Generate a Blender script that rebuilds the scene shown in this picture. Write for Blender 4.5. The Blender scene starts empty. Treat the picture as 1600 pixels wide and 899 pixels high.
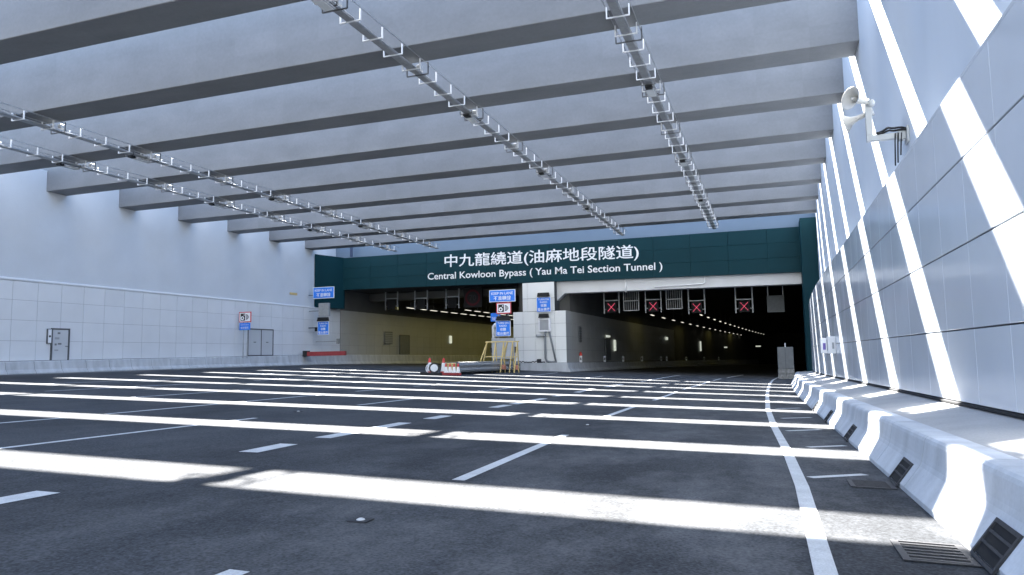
import bpy, math, random
import numpy as np
from mathutils import Matrix, Vector
random.seed(7)
D = bpy.data
SC = bpy.context.scene
COL = SC.collection

# ------------------------------------------------------------------ camera
F_PX, YAW, PITCH, ROLL = 1129.2, 0.3395, 0.0934, -0.0162
cy_, sy_, cp_, sp_ = math.cos(YAW), math.sin(YAW), math.cos(PITCH), math.sin(PITCH)
fwd = Vector((-sy_*cp_, cy_*cp_, sp_)); rt = Vector((cy_, sy_, 0)); up = rt.cross(fwd)
r2 = math.cos(ROLL)*rt + math.sin(ROLL)*up
u2 = -math.sin(ROLL)*rt + math.cos(ROLL)*up
cam = D.cameras.new('camera'); cam.sensor_width = 36; cam.lens = F_PX/1600*36
cam.clip_start = 0.05; cam.clip_end = 2000
co = D.objects.new('camera', cam); COL.objects.link(co)
co.matrix_world = Matrix(((r2.x, u2.x, -fwd.x, 0), (r2.y, u2.y, -fwd.y, 0), (r2.z, u2.z, -fwd.z, 0), (0, 0, 0, 1)))
SC.camera = co

# ------------------------------------------------------------------ sky, sun, exposure
SUN_TO = Vector((-0.50, 0.947, 1.0)).normalized()        # towards the sun
world = D.worlds.new('World'); SC.world = world; world.use_nodes = True
wn = world.node_tree; wn.nodes.clear()
sky = wn.nodes.new('ShaderNodeTexSky'); sky.sky_type = 'NISHITA'; sky.sun_disc = False
sky.sun_elevation = math.asin(SUN_TO.z)
sky.sun_rotation = math.atan2(SUN_TO.x, SUN_TO.y)
sky.air_density = 1.0; sky.dust_density = 0.1; sky.ozone_density = 3.0
bg = wn.nodes.new('ShaderNodeBackground'); bg.inputs['Strength'].default_value = 0.08
wo = wn.nodes.new('ShaderNodeOutputWorld')
wn.links.new(sky.outputs[0], bg.inputs['Color']); wn.links.new(bg.outputs[0], wo.inputs['Surface'])
sun = D.lights.new('sun', 'SUN'); sun.energy = 5.0; sun.angle = math.radians(0.53); sun.color = (1.0, 0.97, 0.935)
so = D.objects.new('sun', sun); COL.objects.link(so)
so.rotation_euler = (-SUN_TO).to_track_quat('-Z', 'Y').to_euler(); so.location = (0, 0, 60)
SC.view_settings.view_transform = 'Standard'; SC.view_settings.look = 'None'
SC.view_settings.exposure = 3.25; SC.view_settings.gamma = 1.0; SC.view_settings.use_curve_mapping = False
SC.render.engine = 'CYCLES'
SC.cycles.use_denoising = True
SC.cycles.max_bounces = 10; SC.cycles.diffuse_bounces = 6; SC.cycles.glossy_bounces = 4
SC.cycles.sample_clamp_indirect = 8.0

# ------------------------------------------------------------------ materials
MATS = {}
def mat(name, col, rough=0.6, metal=0.0, var=0.0, vscale=2.0, fine=0.0, fscale=60.0, bump=0.0, rnd=0.0,
        spec=0.5, emit=None, estr=0.0, coat=0.0, stretch=None, rvar=0.0, cells=None):
    m = D.materials.new(name); m.use_nodes = True
    n = m.node_tree.nodes; l = m.node_tree.links
    b = n['Principled BSDF']
    b.inputs['Roughness'].default_value = rough; b.inputs['Metallic'].default_value = metal
    b.inputs['Specular IOR Level'].default_value = spec
    b.inputs['Coat Weight'].default_value = coat
    b.inputs['Base Color'].default_value = (*col, 1)
    geo = n.new('ShaderNodeNewGeometry'); vec = geo.outputs['Position']
    if stretch:
        mp = n.new('ShaderNodeMapping'); mp.inputs['Scale'].default_value = stretch
        l.new(vec, mp.inputs['Vector']); vec = mp.outputs['Vector']
    fac = None
    def addv(sock, lo, hi):
        nonlocal fac
        mr = n.new('ShaderNodeMapRange'); mr.inputs['To Min'].default_value = lo; mr.inputs['To Max'].default_value = hi
        mr.inputs['From Min'].default_value = 0.25; mr.inputs['From Max'].default_value = 0.75
        l.new(sock, mr.inputs['Value'])
        if fac is None: fac = mr.outputs[0]
        else:
            mm = n.new('ShaderNodeMath'); mm.operation = 'MULTIPLY'
            l.new(fac, mm.inputs[0]); l.new(mr.outputs[0], mm.inputs[1]); fac = mm.outputs[0]
    if var:
        t = n.new('ShaderNodeTexNoise'); t.inputs['Scale'].default_value = vscale; t.inputs['Detail'].default_value = 6
        l.new(vec, t.inputs['Vector']); addv(t.outputs[0], 1-var, 1+var)
        if rvar:
            rr = n.new('ShaderNodeMapRange'); rr.inputs['From Min'].default_value = .3; rr.inputs['From Max'].default_value = .7
            rr.inputs['To Min'].default_value = rough-rvar; rr.inputs['To Max'].default_value = rough+rvar
            l.new(t.outputs[0], rr.inputs['Value']); l.new(rr.outputs[0], b.inputs['Roughness'])
    if fine:
        t2 = n.new('ShaderNodeTexNoise'); t2.inputs['Scale'].default_value = fscale; t2.inputs['Detail'].default_value = 3
        l.new(geo.outputs['Position'], t2.inputs['Vector']); addv(t2.outputs[0], 1-fine, 1+fine)
        if bump:
            bp = n.new('ShaderNodeBump'); bp.inputs['Strength'].default_value = bump; bp.inputs['Distance'].default_value = 0.01
            l.new(t2.outputs[0], bp.inputs['Height']); l.new(bp.outputs[0], b.inputs['Normal'])
    if cells:
        sn = n.new('ShaderNodeVectorMath'); sn.operation = 'SNAP'; sn.inputs[1].default_value = cells[:3]
        wnz = n.new('ShaderNodeTexWhiteNoise'); wnz.noise_dimensions = '3D'
        l.new(geo.outputs['Position'], sn.inputs[0]); l.new(sn.outputs[0], wnz.inputs['Vector'])
        mr = n.new('ShaderNodeMapRange'); mr.inputs['To Min'].default_value = 1-cells[3]; mr.inputs['To Max'].default_value = 1+cells[3]
        l.new(wnz.outputs['Value'], mr.inputs['Value'])
        mm = n.new('ShaderNodeMath'); mm.operation = 'MULTIPLY'; l.new(fac, mm.inputs[0]); l.new(mr.outputs[0], mm.inputs[1]); fac = mm.outputs[0]
    if rnd:
        oi = n.new('ShaderNodeObjectInfo')
        mr = n.new('ShaderNodeMapRange'); mr.inputs['To Min'].default_value = 1-rnd; mr.inputs['To Max'].default_value = 1+rnd
        l.new(oi.outputs['Random'], mr.inputs['Value'])
        if fac is None: fac = mr.outputs[0]
        else:
            mm = n.new('ShaderNodeMath'); mm.operation = 'MULTIPLY'
            l.new(fac, mm.inputs[0]); l.new(mr.outputs[0], mm.inputs[1]); fac = mm.outputs[0]
    if fac is not None:
        vm = n.new('ShaderNodeVectorMath'); vm.operation = 'SCALE'; vm.inputs[0].default_value = col
        l.new(fac, vm.inputs['Scale']); l.new(vm.outputs[0], b.inputs['Base Color'])
    if emit:
        b.inputs['Emission Color'].default_value = (*emit, 1); b.inputs['Emission Strength'].default_value = estr
    MATS[name] = m
    return m

def asphalt():
    m = D.materials.new('asphalt'); m.use_nodes = True
    n = m.node_tree.nodes; l = m.node_tree.links; b = n['Principled BSDF']
    geo = n.new('ShaderNodeNewGeometry'); pos = geo.outputs['Position']
    def noise(scale, det=4, sc=None, rough=0.55):
        v = pos
        if sc:
            mp = n.new('ShaderNodeMapping'); mp.inputs['Scale'].default_value = sc; l.new(pos, mp.inputs['Vector']); v = mp.outputs[0]
        t = n.new('ShaderNodeTexNoise'); t.inputs['Scale'].default_value = scale; t.inputs['Detail'].default_value = det
        t.inputs['Roughness'].default_value = rough
        l.new(v, t.inputs['Vector']); return t.outputs[0]
    def rng(s, a, b_, c, d_):
        r = n.new('ShaderNodeMapRange'); r.inputs['From Min'].default_value = a; r.inputs['From Max'].default_value = b_
        r.inputs['To Min'].default_value = c; r.inputs['To Max'].default_value = d_; l.new(s, r.inputs['Value']); return r.outputs[0]
    def mul(a, c):
        q = n.new('ShaderNodeMath'); q.operation = 'MULTIPLY'; l.new(a, q.inputs[0]); l.new(c, q.inputs[1]); return q.outputs[0]
    grain = noise(42, 3); agg = noise(16, 5, None, 0.75)
    big = noise(0.28, 5, (1.0, 0.6, 1)); tracks = noise(0.9, 4, (1.0, 0.06, 1))
    f = mul(mul(rng(grain, .3, .7, .50, 1.55), rng(agg, .3, .7, .66, 1.36)), mul(rng(big, .3, .7, .72, 1.30), rng(tracks, .3, .7, .86, 1.16)))
    vm = n.new('ShaderNodeVectorMath'); vm.operation = 'SCALE'; vm.inputs[0].default_value = (0.042, 0.045, 0.049)
    l.new(f, vm.inputs['Scale'])
    # pale dust, scuffed in long smears, stronger towards the right hand barrier
    dn = noise(0.85, 8, (1.0, 0.55, 1), 0.74)
    sep = n.new('ShaderNodeSeparateXYZ'); l.new(pos, sep.inputs[0])
    edge = rng(sep.outputs['X'], -8.0, .6, 0.22, 1.0)
    dust = mul(mul(rng(dn, .44, .66, 0, 1.0), edge), rng(grain, .3, .7, .5, 1.2))
    mx = n.new('ShaderNodeMix'); mx.data_type = 'RGBA'
    l.new(dust, mx.inputs[0]); l.new(vm.outputs[0], mx.inputs[6]); mx.inputs[7].default_value = (0.13, 0.132, 0.136, 1)
    l.new(mx.outputs[2], b.inputs['Base Color'])
    b.inputs['Roughness'].default_value = 0.9; b.inputs['Specular IOR Level'].default_value = 0.17
    bp = n.new('ShaderNodeBump'); bp.inputs['Strength'].default_value = 0.8; bp.inputs['Distance'].default_value = 0.006
    l.new(grain, bp.inputs['Height']); l.new(bp.outputs[0], b.inputs['Normal'])
    MATS['asphalt'] = m
asphalt()
mat('paint_white', (.49, .50, .50), .6, var=.16, vscale=4, fine=.22, fscale=70, bump=.15)
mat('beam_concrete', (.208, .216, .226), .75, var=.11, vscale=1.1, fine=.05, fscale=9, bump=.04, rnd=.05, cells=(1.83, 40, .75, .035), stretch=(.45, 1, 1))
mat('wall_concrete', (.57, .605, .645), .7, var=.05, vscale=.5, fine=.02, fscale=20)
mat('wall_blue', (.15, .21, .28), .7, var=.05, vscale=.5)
mat('ground_soil', (.10, .10, .085), .95, var=.2, vscale=.3)
mat('wall_white', (.58, .63, .69), .55, var=.04, vscale=.6, stretch=(1, 1, .15))
mat('barrier_concrete', (.46, .48, .50), .8, var=.20, vscale=2.2, stretch=(1, 1, .35), fine=.06, fscale=30, bump=.06, rnd=.05)
mat('shelf_concrete', (.36, .355, .345), .85, var=.14, vscale=1.2, fine=.10, fscale=40, bump=.08)
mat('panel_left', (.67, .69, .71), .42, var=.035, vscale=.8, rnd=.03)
mat('panel_right', (.64, .68, .73), .15, var=.03, vscale=.7, rnd=.035, spec=.55, rvar=.04)
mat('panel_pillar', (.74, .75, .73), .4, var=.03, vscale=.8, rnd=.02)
mat('panel_tunnel_shaded', (.36, .365, .35), .5, var=.05, vscale=.8, rnd=.03)  # darker copy of the pale tiles, tunnel shade put into the colour
mat('joint_dark', (.05, .055, .06), .8)
mat('green_panel', (.0032, .034, .045), .6, var=.08, vscale=.5, rnd=.03, spec=.15)
mat('lintel_white', (.60, .61, .61), .6, var=.06, vscale=.6)
mat('letter_white', (.82, .83, .84), .5)
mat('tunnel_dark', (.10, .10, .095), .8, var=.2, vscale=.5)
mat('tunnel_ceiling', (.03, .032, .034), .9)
mat('tunnel_shade_black', (.012, .013, .014), .9)
mat('galv', (.36, .375, .39), .48, metal=.55, var=.15, vscale=6)
mat('galv_white', (.80, .81, .82), .45, metal=.1)
mat('galv_matte', (.42, .44, .45), .5, var=.06, vscale=5)
mat('steel_dark', (.12, .125, .13), .5, metal=.6, var=.2, vscale=4)
mat('black_plastic', (.010, .011, .012), .6, spec=.3)
mat('lens', (.72, .74, .74), .3)
mat('cast_iron', (.045, .045, .048), .65, var=.25, vscale=20, spec=.3)
mat('recess_shade', (.006, .006, .007), .9)
mat('sign_blue', (.012, .19, .78), .35, spec=.5)
mat('navy_paint', (.015, .035, .09), .5)
mat('sign_white', (.80, .82, .85), .4)
mat('sign_red', (.55, .03, .05), .45)
mat('sign_black', (.012, .012, .014), .5)
mat('horn_cream', (.50, .49, .46), .45, var=.04, vscale=6)
mat('grey_paint', (.32, .335, .35), .5, var=.07, vscale=3)
mat('grey_dark', (.16, .17, .175), .6, var=.12, vscale=4)
mat('stone_base', (.26, .26, .25), .9, var=.35, vscale=7)
mat('cone_orange', (.52, .04, .025), .5, var=.08, vscale=9)
mat('band_pink', (.50, .22, .16), .5)
mat('cone_white', (.82, .82, .80), .45)
mat('rubber', (.018, .018, .02), .8)
mat('yellow_paint', (.58, .44, .18), .5, var=.12, vscale=9)
mat('red_paint', (.26, .016, .022), .5, var=.12, vscale=5)
mat('door_grey', (.52, .54, .56), .45, var=.03, vscale=1)
mat('lamp_on', (.9, .9, .85), .4, emit=(1.0, .96, .80), estr=.15)
mat('exit_on', (.8, .85, .8), .4, emit=(.95, 1.0, .85), estr=.055)
mat('red_x_on', (.5, .05, .08), .4, emit=(1.0, .10, .20), estr=.15)
mat('red_dot_on', (.5, .05, .05), .4, emit=(1.0, .04, .05), estr=.35)
mat('box_white', (.78, .78, .80), .4)
mat('box_purple', (.16, .12, .42), .4)
mat('ring_dim', (.10, .012, .02), .7, spec=.2)
mat('numeral_dim', (.05, .05, .055), .7, spec=.2)

# ------------------------------------------------------------------ mesh helpers
ORG = {}
class MB:
    def __init__(s): s.v = []; s.f = []; s.smooth = False
    def add(s, vs, fs):
        o = len(s.v); s.v += [tuple(map(float, p)) for p in vs]; s.f += [tuple(i+o for i in q) for q in fs]; return s
    def box(s, x0, x1, y0, y1, z0, z1):
        return s.add([(x0,y0,z0),(x1,y0,z0),(x1,y1,z0),(x0,y1,z0),(x0,y0,z1),(x1,y0,z1),(x1,y1,z1),(x0,y1,z1)],
                     [(0,3,2,1),(4,5,6,7),(0,1,5,4),(1,2,6,5),(2,3,7,6),(3,0,4,7)])
    def cbox(s, x0, x1, y0, y1, z0, z1, c=.01):
        """box with all edges chamfered"""
        vs = []; idx = {}
        for ix, x in enumerate((x0, x1)):
            for iy, y in enumerate((y0, y1)):
                for iz, z in enumerate((z0, z1)):
                    sx, sy, sz = (1-2*ix), (1-2*iy), (1-2*iz)
                    for a in range(3):
                        p = [x+sx*c, y+sy*c, z+sz*c]; p[a] = (x, y, z)[a]
                        idx[(ix, iy, iz, a)] = len(vs); vs.append(p)
        fs = []
        for a in range(3):
            b_, c_ = (a+1) % 3, (a+2) % 3
            for side in (0, 1):
                q = []
                for u, w in ((0, 0), (1, 0), (1, 1), (0, 1)):
                    k = [0, 0, 0]; k[a] = side; k[b_] = u; k[c_] = w; q.append(idx[(*k, a)])
                fs.append(tuple(q if side else q[::-1]))
            for u in (0, 1):
                for w in (0, 1):
                    k0 = [0, 0, 0]; k1 = [0, 0, 0]; k0[b_] = k1[b_] = u; k0[c_] = k1[c_] = w; k1[a] = 1
                    q = [idx[(*k0, b_)], idx[(*k1, b_)], idx[(*k1, c_)], idx[(*k0, c_)]]
                    fs.append(tuple(q if (u ^ w) else q[::-1]))
        for ix in (0, 1):
            for iy in (0, 1):
                for iz in (0, 1):
                    q = [idx[(ix, iy, iz, a)] for a in range(3)]
                    fs.append(tuple(q if (ix+iy+iz) % 2 else q[::-1]))
        return s.add(vs, fs)
    def bar(s, a, b, w, h=None, upv=(0, 0, 1)):
        h = h or w; a = Vector(a); b = Vector(b); d = (b-a).normalized(); u = Vector(upv)
        if abs(d.dot(u)) > .98: u = Vector((1, 0, 0))
        r = d.cross(u).normalized(); u = r.cross(d)
        vs = [p + r*sx*w/2 + u*sz*h/2 for p in (a, b) for sx, sz in ((-1,-1),(1,-1),(1,1),(-1,1))]
        return s.add(vs, [(0,1,2,3),(7,6,5,4),(0,4,5,1),(1,5,6,2),(2,6,7,3),(3,7,4,0)])
    def tube(s, pts, r, n=10, cap=True):
        pts = [Vector(p) for p in pts]; k = len(pts); rs = r if isinstance(r, (list, tuple)) else [r]*k
        rings = []; pr = None
        for i, p in enumerate(pts):
            d = (pts[min(i+1, k-1)]-pts[max(i-1, 0)]).normalized()
            if pr is None:
                u = Vector((0, 0, 1)) if abs(d.z) < .9 else Vector((1, 0, 0)); pr = d.cross(u).normalized()
            pr = (pr - d*pr.dot(d)).normalized(); q = d.cross(pr)
            rings.append([p + (pr*math.cos(t)+q*math.sin(t))*rs[i] for t in [2*math.pi*j/n for j in range(n)]])
        fs = []
        for i in range(k-1):
            for j in range(n): fs.append((i*n+j, i*n+(j+1) % n, (i+1)*n+(j+1) % n, (i+1)*n+j))
        if cap: fs += [tuple(range(n))[::-1], tuple((k-1)*n+j for j in range(n))]
        return s.add([p for rg in rings for p in rg], fs)
    def lathe(s, prof, base=(0, 0, 0), axis=(0, 0, 1), n=20):
        ax = Vector(axis).normalized(); u = Vector((0, 0, 1)) if abs(ax.z) < .9 else Vector((1, 0, 0))
        p_ = ax.cross(u).normalized(); q_ = ax.cross(p_); b = Vector(base)
        vs = [b + ax*h + (p_*math.cos(t)+q_*math.sin(t))*r for r, h in prof for t in [2*math.pi*j/n for j in range(n)]]
        fs = [(i*n+j, i*n+(j+1) % n, (i+1)*n+(j+1) % n, (i+1)*n+j) for i in range(len(prof)-1) for j in range(n)]
        return s.add(vs, fs)
    def disc(s, c, r, axis='y', n=24, r0=None):
        cx, cyy, cz = c
        def pt(rr, t):
            a, b = rr*math.cos(t), rr*math.sin(t)
            return (cx+a, cyy, cz+b) if axis == 'y' else (cx, cyy+a, cz+b) if axis == 'x' else (cx+a, cyy+b, cz)
        T = [2*math.pi*j/n for j in range(n)]
        if r0 is None: return s.add([pt(r, t) for t in T], [tuple(range(n))])
        return s.add([pt(r, t) for t in T]+[pt(r0, t) for t in T], [(j, (j+1) % n, n+(j+1) % n, n+j) for j in range(n)])
    def extrude_y(s, poly, ys, xoff=None, cap=True):
        """poly: list of (x, z) or function y -> list of (x, z)"""
        n = None; vs = []
        for y in ys:
            P = poly(y) if callable(poly) else poly
            n = len(P); dx = xoff(y) if xoff else 0
            vs += [(x+dx, y, z) for x, z in P]
        fs = [(i*n+j, i*n+(j+1) % n, (i+1)*n+(j+1) % n, (i+1)*n+j) for i in range(len(ys)-1) for j in range(n)]
        if cap: fs += [tuple(range(n))[::-1], tuple((len(ys)-1)*n+j for j in range(n))]
        return s.add(vs, fs)
    def mesh(s, name, material, origin=(0, 0, 0), smooth=None, recalc=True):
        import bmesh
        me = D.meshes.new(name); o = Vector(origin)
        me.from_pydata([tuple(Vector(p)-o) for p in s.v], [], s.f)
        if recalc:
            bm = bmesh.new(); bm.from_mesh(me); bmesh.ops.recalc_face_normals(bm, faces=bm.faces); bm.to_mesh(me); bm.free()
        me.materials.append(MATS[material])
        if smooth or (smooth is None and s.smooth): me.shade_smooth()
        me.update(); return me
    def build(s, name, material, parent=None, origin=None, smooth=None, recalc=True):
        if parent is not None: org = ORG[parent.name]
        else:
            if origin is None:
                a = np.array(s.v); origin = ((a[:, 0].min()+a[:, 0].max())/2, (a[:, 1].min()+a[:, 1].max())/2, a[:, 2].min())
            org = Vector(origin)
        me = s.mesh(name, material, org, smooth, recalc)
        o = D.objects.new(name, me); COL.objects.link(o)
        if parent is not None: o.parent = parent
        else: o.location = org
        ORG[o.name] = Vector(org)
        return o
def inst(name, me, parent, loc=(0, 0, 0), rz=0.0):
    """another object that shares mesh data; loc in world space"""
    o = D.objects.new(name, me); COL.objects.link(o)
    if parent is not None: o.parent = parent; o.location = Vector(loc)-ORG[parent.name]
    else: o.location = loc
    o.rotation_euler = (0, 0, rz); ORG[o.name] = Vector(loc)
    return o
def tag(o, label, cat, group=None):
    o['label'] = label; o['category'] = cat
    if group: o['group'] = group
    return o
def thing(name, loc, label, cat, group=None):
    o = D.objects.new(name, None); COL.objects.link(o); o.location = loc; o.empty_display_size = .2
    ORG[o.name] = Vector(loc); return tag(o, label, cat, group)
def structure(o): o['kind'] = 'structure'; return o
def label_part(o, label): o['label'] = label; return o

def text_mesh(body, w=None, h=None, bold=0.0, depth=0.0, spacing=1.0):
    cu = D.curves.new('lettering', 'FONT'); cu.body = body; cu.size = 1.0; cu.offset = bold; cu.extrude = depth
    cu.align_x = 'CENTER'; cu.align_y = 'CENTER'; cu.space_character = spacing
    cu.resolution_u = 3
    ob = D.objects.new('lettering', cu); COL.objects.link(ob)
    dg = bpy.context.evaluated_depsgraph_get(); dg.update()
    me = D.meshes.new_from_object(ob.evaluated_get(dg))
    D.objects.remove(ob); D.curves.remove(cu)
    a = np.array([v.co for v in me.vertices])
    mn, mx = a.min(0), a.max(0); c = (mn+mx)/2; sx = sy = 1.0
    if w: sx = w/(mx[0]-mn[0]); sy = sx
    if h: sy = h/(mx[1]-mn[1]); sx = sx if w else sy
    for v in me.vertices: v.co = ((v.co.x-c[0])*sx, (v.co.y-c[1])*sy, v.co.z)
    return me
def split_words(me, gap):
    import bmesh
    bm = bmesh.new(); bm.from_mesh(me); bm.faces.ensure_lookup_table()
    iv = sorted((min(v.co.x for v in f.verts), max(v.co.x for v in f.verts)) for f in bm.faces)
    cuts = []; hi = iv[0][1]
    for a, b in iv:
        if a-hi > gap: cuts.append((a+hi)/2)
        hi = max(hi, b)
    out = []; lims = [-1e9]+cuts+[1e9]
    for a, b in zip(lims[:-1], lims[1:]):
        b2 = bm.copy(); bmesh.ops.delete(b2, geom=[f for f in b2.faces if not a < f.calc_center_median().x < b], context='FACES')
        m2 = D.meshes.new('lettering'); b2.to_mesh(m2); b2.free(); out.append(m2)
    bm.free(); return out
def lettering(name, body, parent, centre, material, w=None, h=None, bold=0.0, depth=0.0, facing='-y', tilt=0.0, spacing=1.0, gap=None):
    me = text_mesh(body, w, h, bold, depth, spacing); me.materials.clear()
    if gap:
        for m2 in split_words(me, gap):
            m2.materials.append(MATS[material]); o = D.objects.new(name, m2); COL.objects.link(o); o.parent = parent
            o.matrix_local = Matrix.Translation(Vector(centre)-ORG[parent.name]) @ Matrix.Rotation(math.pi/2, 4, 'X') @ Matrix.Rotation(tilt, 4, 'Z')
        return
    me.materials.append(MATS[material])
    o = D.objects.new(name, me); COL.objects.link(o); o.parent = parent
    o.location = Vector(centre)-ORG[parent.name]
    rz = {'-y': 0, '+x': math.pi/2, '-x': -math.pi/2}[facing]
    o.matrix_local = Matrix.Translation(o.location) @ Matrix.Rotation(rz, 4, 'Z') @ Matrix.Rotation(math.pi/2, 4, 'X') @ Matrix.Rotation(tilt, 4, 'Z')
    ORG[o.name] = Vector(centre); return o

# ------------------------------------------------------------------ the lie of the place
YT = [-70, 0, 5, 16, 30, 45, 60, 80, 120, 260]
ZRT = [-1.29, -1.29, -1.39, -1.60, -1.86, -2.06, -2.2, -2.4, -2.8, -4.2]
ZLT = [-.5, -.5, -.55, -.60, -.63, -.59, -.57, -.8, -1.3, -2.7]
def zroad(x, y):
    a = float(np.interp(y, YT, ZRT)); b = float(np.interp(y, YT, ZLT)); return b+(a-b)*(x+41)/42
def cxr(y):                      # the right side bends right towards the portal
    if y < 36: return 0.0
    if y < 63: return .0009*(y-36)**2
    return .656+.0486*(y-63)+.0002*(y-63)**2
def ctn(y): return max(0.0, cxr(y)-.656) if y > 63 else 0.0
XL, XQ, XU = -41.38, 2.515, 3.381        # left cladding, right cladding, right upper wall
ZS, ZT_ = 10.5, 13.49                     # beam soffit and top
Y0, PER, BW = 15.88, 5.27, 1.40
YP = 63.0                                 # portal fascia

# ------------------------------------------------------------------ road
def build_road():
    xs = np.arange(-46, 30.1, 2.0); ys = np.concatenate([np.arange(-70, 90, 1.5), np.arange(90, 262, 6)])
    m = MB(); nx = len(xs)
    m.add([(x, y, zroad(x, y)) for y in ys for x in xs],
          [(i*nx+j, i*nx+j+1, (i+1)*nx+j+1, (i+1)*nx+j) for i in range(len(ys)-1) for j in range(nx-1)])
    return structure(m.build('road', 'asphalt', origin=(0, 0, 0), recalc=False))
road = build_road()
def strip(pts, w, name='lane_marking', parent=road, lift=.006):
    P = []
    for (a, b) in zip(pts[:-1], pts[1:]):
        n = max(1, int(math.dist(a, b)/.75))
        P += [(a[0]+(b[0]-a[0])*i/n, a[1]+(b[1]-a[1])*i/n) for i in range(n)]
    P.append(pts[-1]); vs = []
    for i, p in enumerate(P):
        q0 = P[max(0, i-1)]; q1 = P[min(len(P)-1, i+1)]; dx, dy = q1[0]-q0[0], q1[1]-q0[1]; L = math.hypot(dx, dy)
        nx, ny = dy/L, -dx/L
        for s_ in (-1, 1):
            x, y = p[0]+nx*s_*w/2, p[1]+ny*s_*w/2
            vs.append((x, y, zroad(x, y)+lift))
    m = MB(); m.add(vs, [(2*i, 2*i+1, 2*i+3, 2*i+2) for i in range(len(P)-1)])
    return m.build(name, 'paint_white', parent)
label_part(strip([(.27, 1.5), (.26, 8.4), (.17, 12.2), (.02, 16.3), (-.12, 22.5), (-.17, 31.4), (-.17, 38.3), (-.07, 48.6), (.16, 57.4), (.7, 68), (1.4, 80)], .14),
           'long solid white edge line curving along the right barrier')
for a, b in (((-3.08, -1.2), (-3.09, -.2)), ((-3.1, 2.4), (-3.1, 3.72)), ((-3.25, 7.34), (-3.5, 12.64)), ((-3.76, 16.7), (-3.86, 21.9)), ((-3.86, 25.5), (-3.98, 33.0)),
             ((-4.0, 35.8), (-3.78, 49.1)), ((-3.7, 51.4), (-3.5, 56.3)), ((-3.2, 59), (-2.4, 72))):
    strip([a, b], .15)
for a, b in (((-6.55, 3.9), (-6.6, 5.2)), ((-6.9, 8.4), (-7.0, 9.45)), ((-7.05, 10.4), (-7.2, 13.6)), ((-7.2, 14.7), (-7.25, 15.75)), ((-7.33, 19.0), (-7.36, 20.3)),
             ((-7.36, 20.8), (-7.5, 24.4)), ((-7.58, 26.1), (-7.62, 27.2)), ((-7.7, 29.7), (-7.75, 30.8)), ((-7.8, 31.2), (-7.85, 33.4)), ((-7.8, 36), (-7.75, 40))):
    strip([a, b], .30)
strip([(-7.6, 45.2), (-7.2, 62.9)], .15)
for a, b in (((-10.2, 5.2), (-10.65, 13.2)), ((-11.05, 18.0), (-11.2, 22.0)), ((-11.3, 26.2), (-11.45, 32.2)), ((-11.6, 36.6), (-11.8, 53.4)),
             ((-14.1, 8), (-14.2, 11.6)), ((-14.3, 12.6), (-15.17, 22.3)), ((-15.35, 24.9), (-15.45, 27.6)), ((-15.7, 30.5), (-15.65, 38.0)), ((-16.0, 46.6), (-16.6, 58)),
             ((-19.0, 17), (-19.6, 24)), ((-20.0, 28), (-20.5, 38)), ((-24.5, 19), (-25, 27)), ((-25.2, 31), (-25.6, 42)), ((-29.5, 22), (-30, 31)), ((-30.2, 36), (-30.6, 50))):
    strip([a, b], .13)
label_part(strip([(-39.9, 18), (-39.9, 62)], .16), 'solid white edge line along the left barrier')
for (x0, y0, x1, y1) in ((.37, 9.1, 1.0, 9.62), (.50, 12.45, 1.08, 12.95), (.25, 15.35, .9, 16.0), (.2, 18.9, .9, 19.6), (.1, 23.0, .8, 23.8), (.1, 27.5, .8, 28.4), (.1, 33.5, .8, 34.5)):
    strip([(x0, y0), (x1, y1)], .12)

# ------------------------------------------------------------------ right wall: upper wall, ledge, enamel cladding
def zbase_r(y): return -.60-.0158*y if y > 0 else -.60
rw = thing('clad_wall', (XU, 30, -1.5), 'tall pale wall on the right with glossy grey panels striped by sunlight', 'wall')
ys = [-60, -20, 0, 12, 24, 36] + list(range(39, 66, 3))
m = MB(); m.extrude_y(lambda y: [(XU, -1.9), (XU, ZT_+.02), (XU+.8, ZT_+.02), (XU+.8, -1.9)], ys, cxr); m.build('upper_wall', 'wall_white', rw)
m = MB(); m.extrude_y(lambda y: [(XQ+.035, -1.9), (XQ+.035, 3.49), (XU-.004, 3.49), (XU-.004, -1.9)], ys, cxr); m.build('panel_backing', 'joint_dark', rw)
m = MB(); m.extrude_y(lambda y: [(XQ+.002, 3.496), (XQ+.002, 3.545), (XU-.006, 3.545), (XU-.006, 3.496)], ys, cxr); m.build('ledge_cap', 'panel_right', rw)
CWID = 1.5
rows = [(2.511, 3.494), (1.391, 2.489), (.262, 1.369)]
def panel_mesh(name, ln, z0, z1, material, z0b=None, c=.006, t=.03):
    """panel in local coords: runs along +y from 0 to ln, front face at x=0 facing -x, body behind it"""
    zb = z0 if z0b is None else z0b
    m = MB()
    m.add([(t, 0, z0), (t, ln, zb), (t, ln, z1), (t, 0, z1), (c, 0, z0), (c, ln, zb), (c, ln, z1), (c, 0, z1),
           (0, c, z0+c), (0, ln-c, zb+c), (0, ln-c, z1-c), (0, c, z1-c)],
          [(0,1,5,4),(1,2,6,5),(2,3,7,6),(3,0,4,7),(4,5,9,8),(5,6,10,9),(6,7,11,10),(7,4,8,11),(8,9,10,11)])
    return m.mesh(name, material)
rmesh = [panel_mesh('panel', CWID-.006, a, b, 'panel_right') for a, b in rows]
y = 1.85
while y < 62.3:
    dx0, dx1 = cxr(y), cxr(y+CWID); rz = -math.atan2(dx1-dx0, CWID)
    for me in rmesh: inst('panel', me, rw, (XQ+dx0, y, 0), rz)
    bm_ = panel_mesh('panel', CWID-.006, zbase_r(y)+0.035, .240, 'panel_right', zbase_r(y+CWID)+.035)
    inst('panel', bm_, rw, (XQ+dx0, y, 0), rz)
    y += CWID
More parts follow.
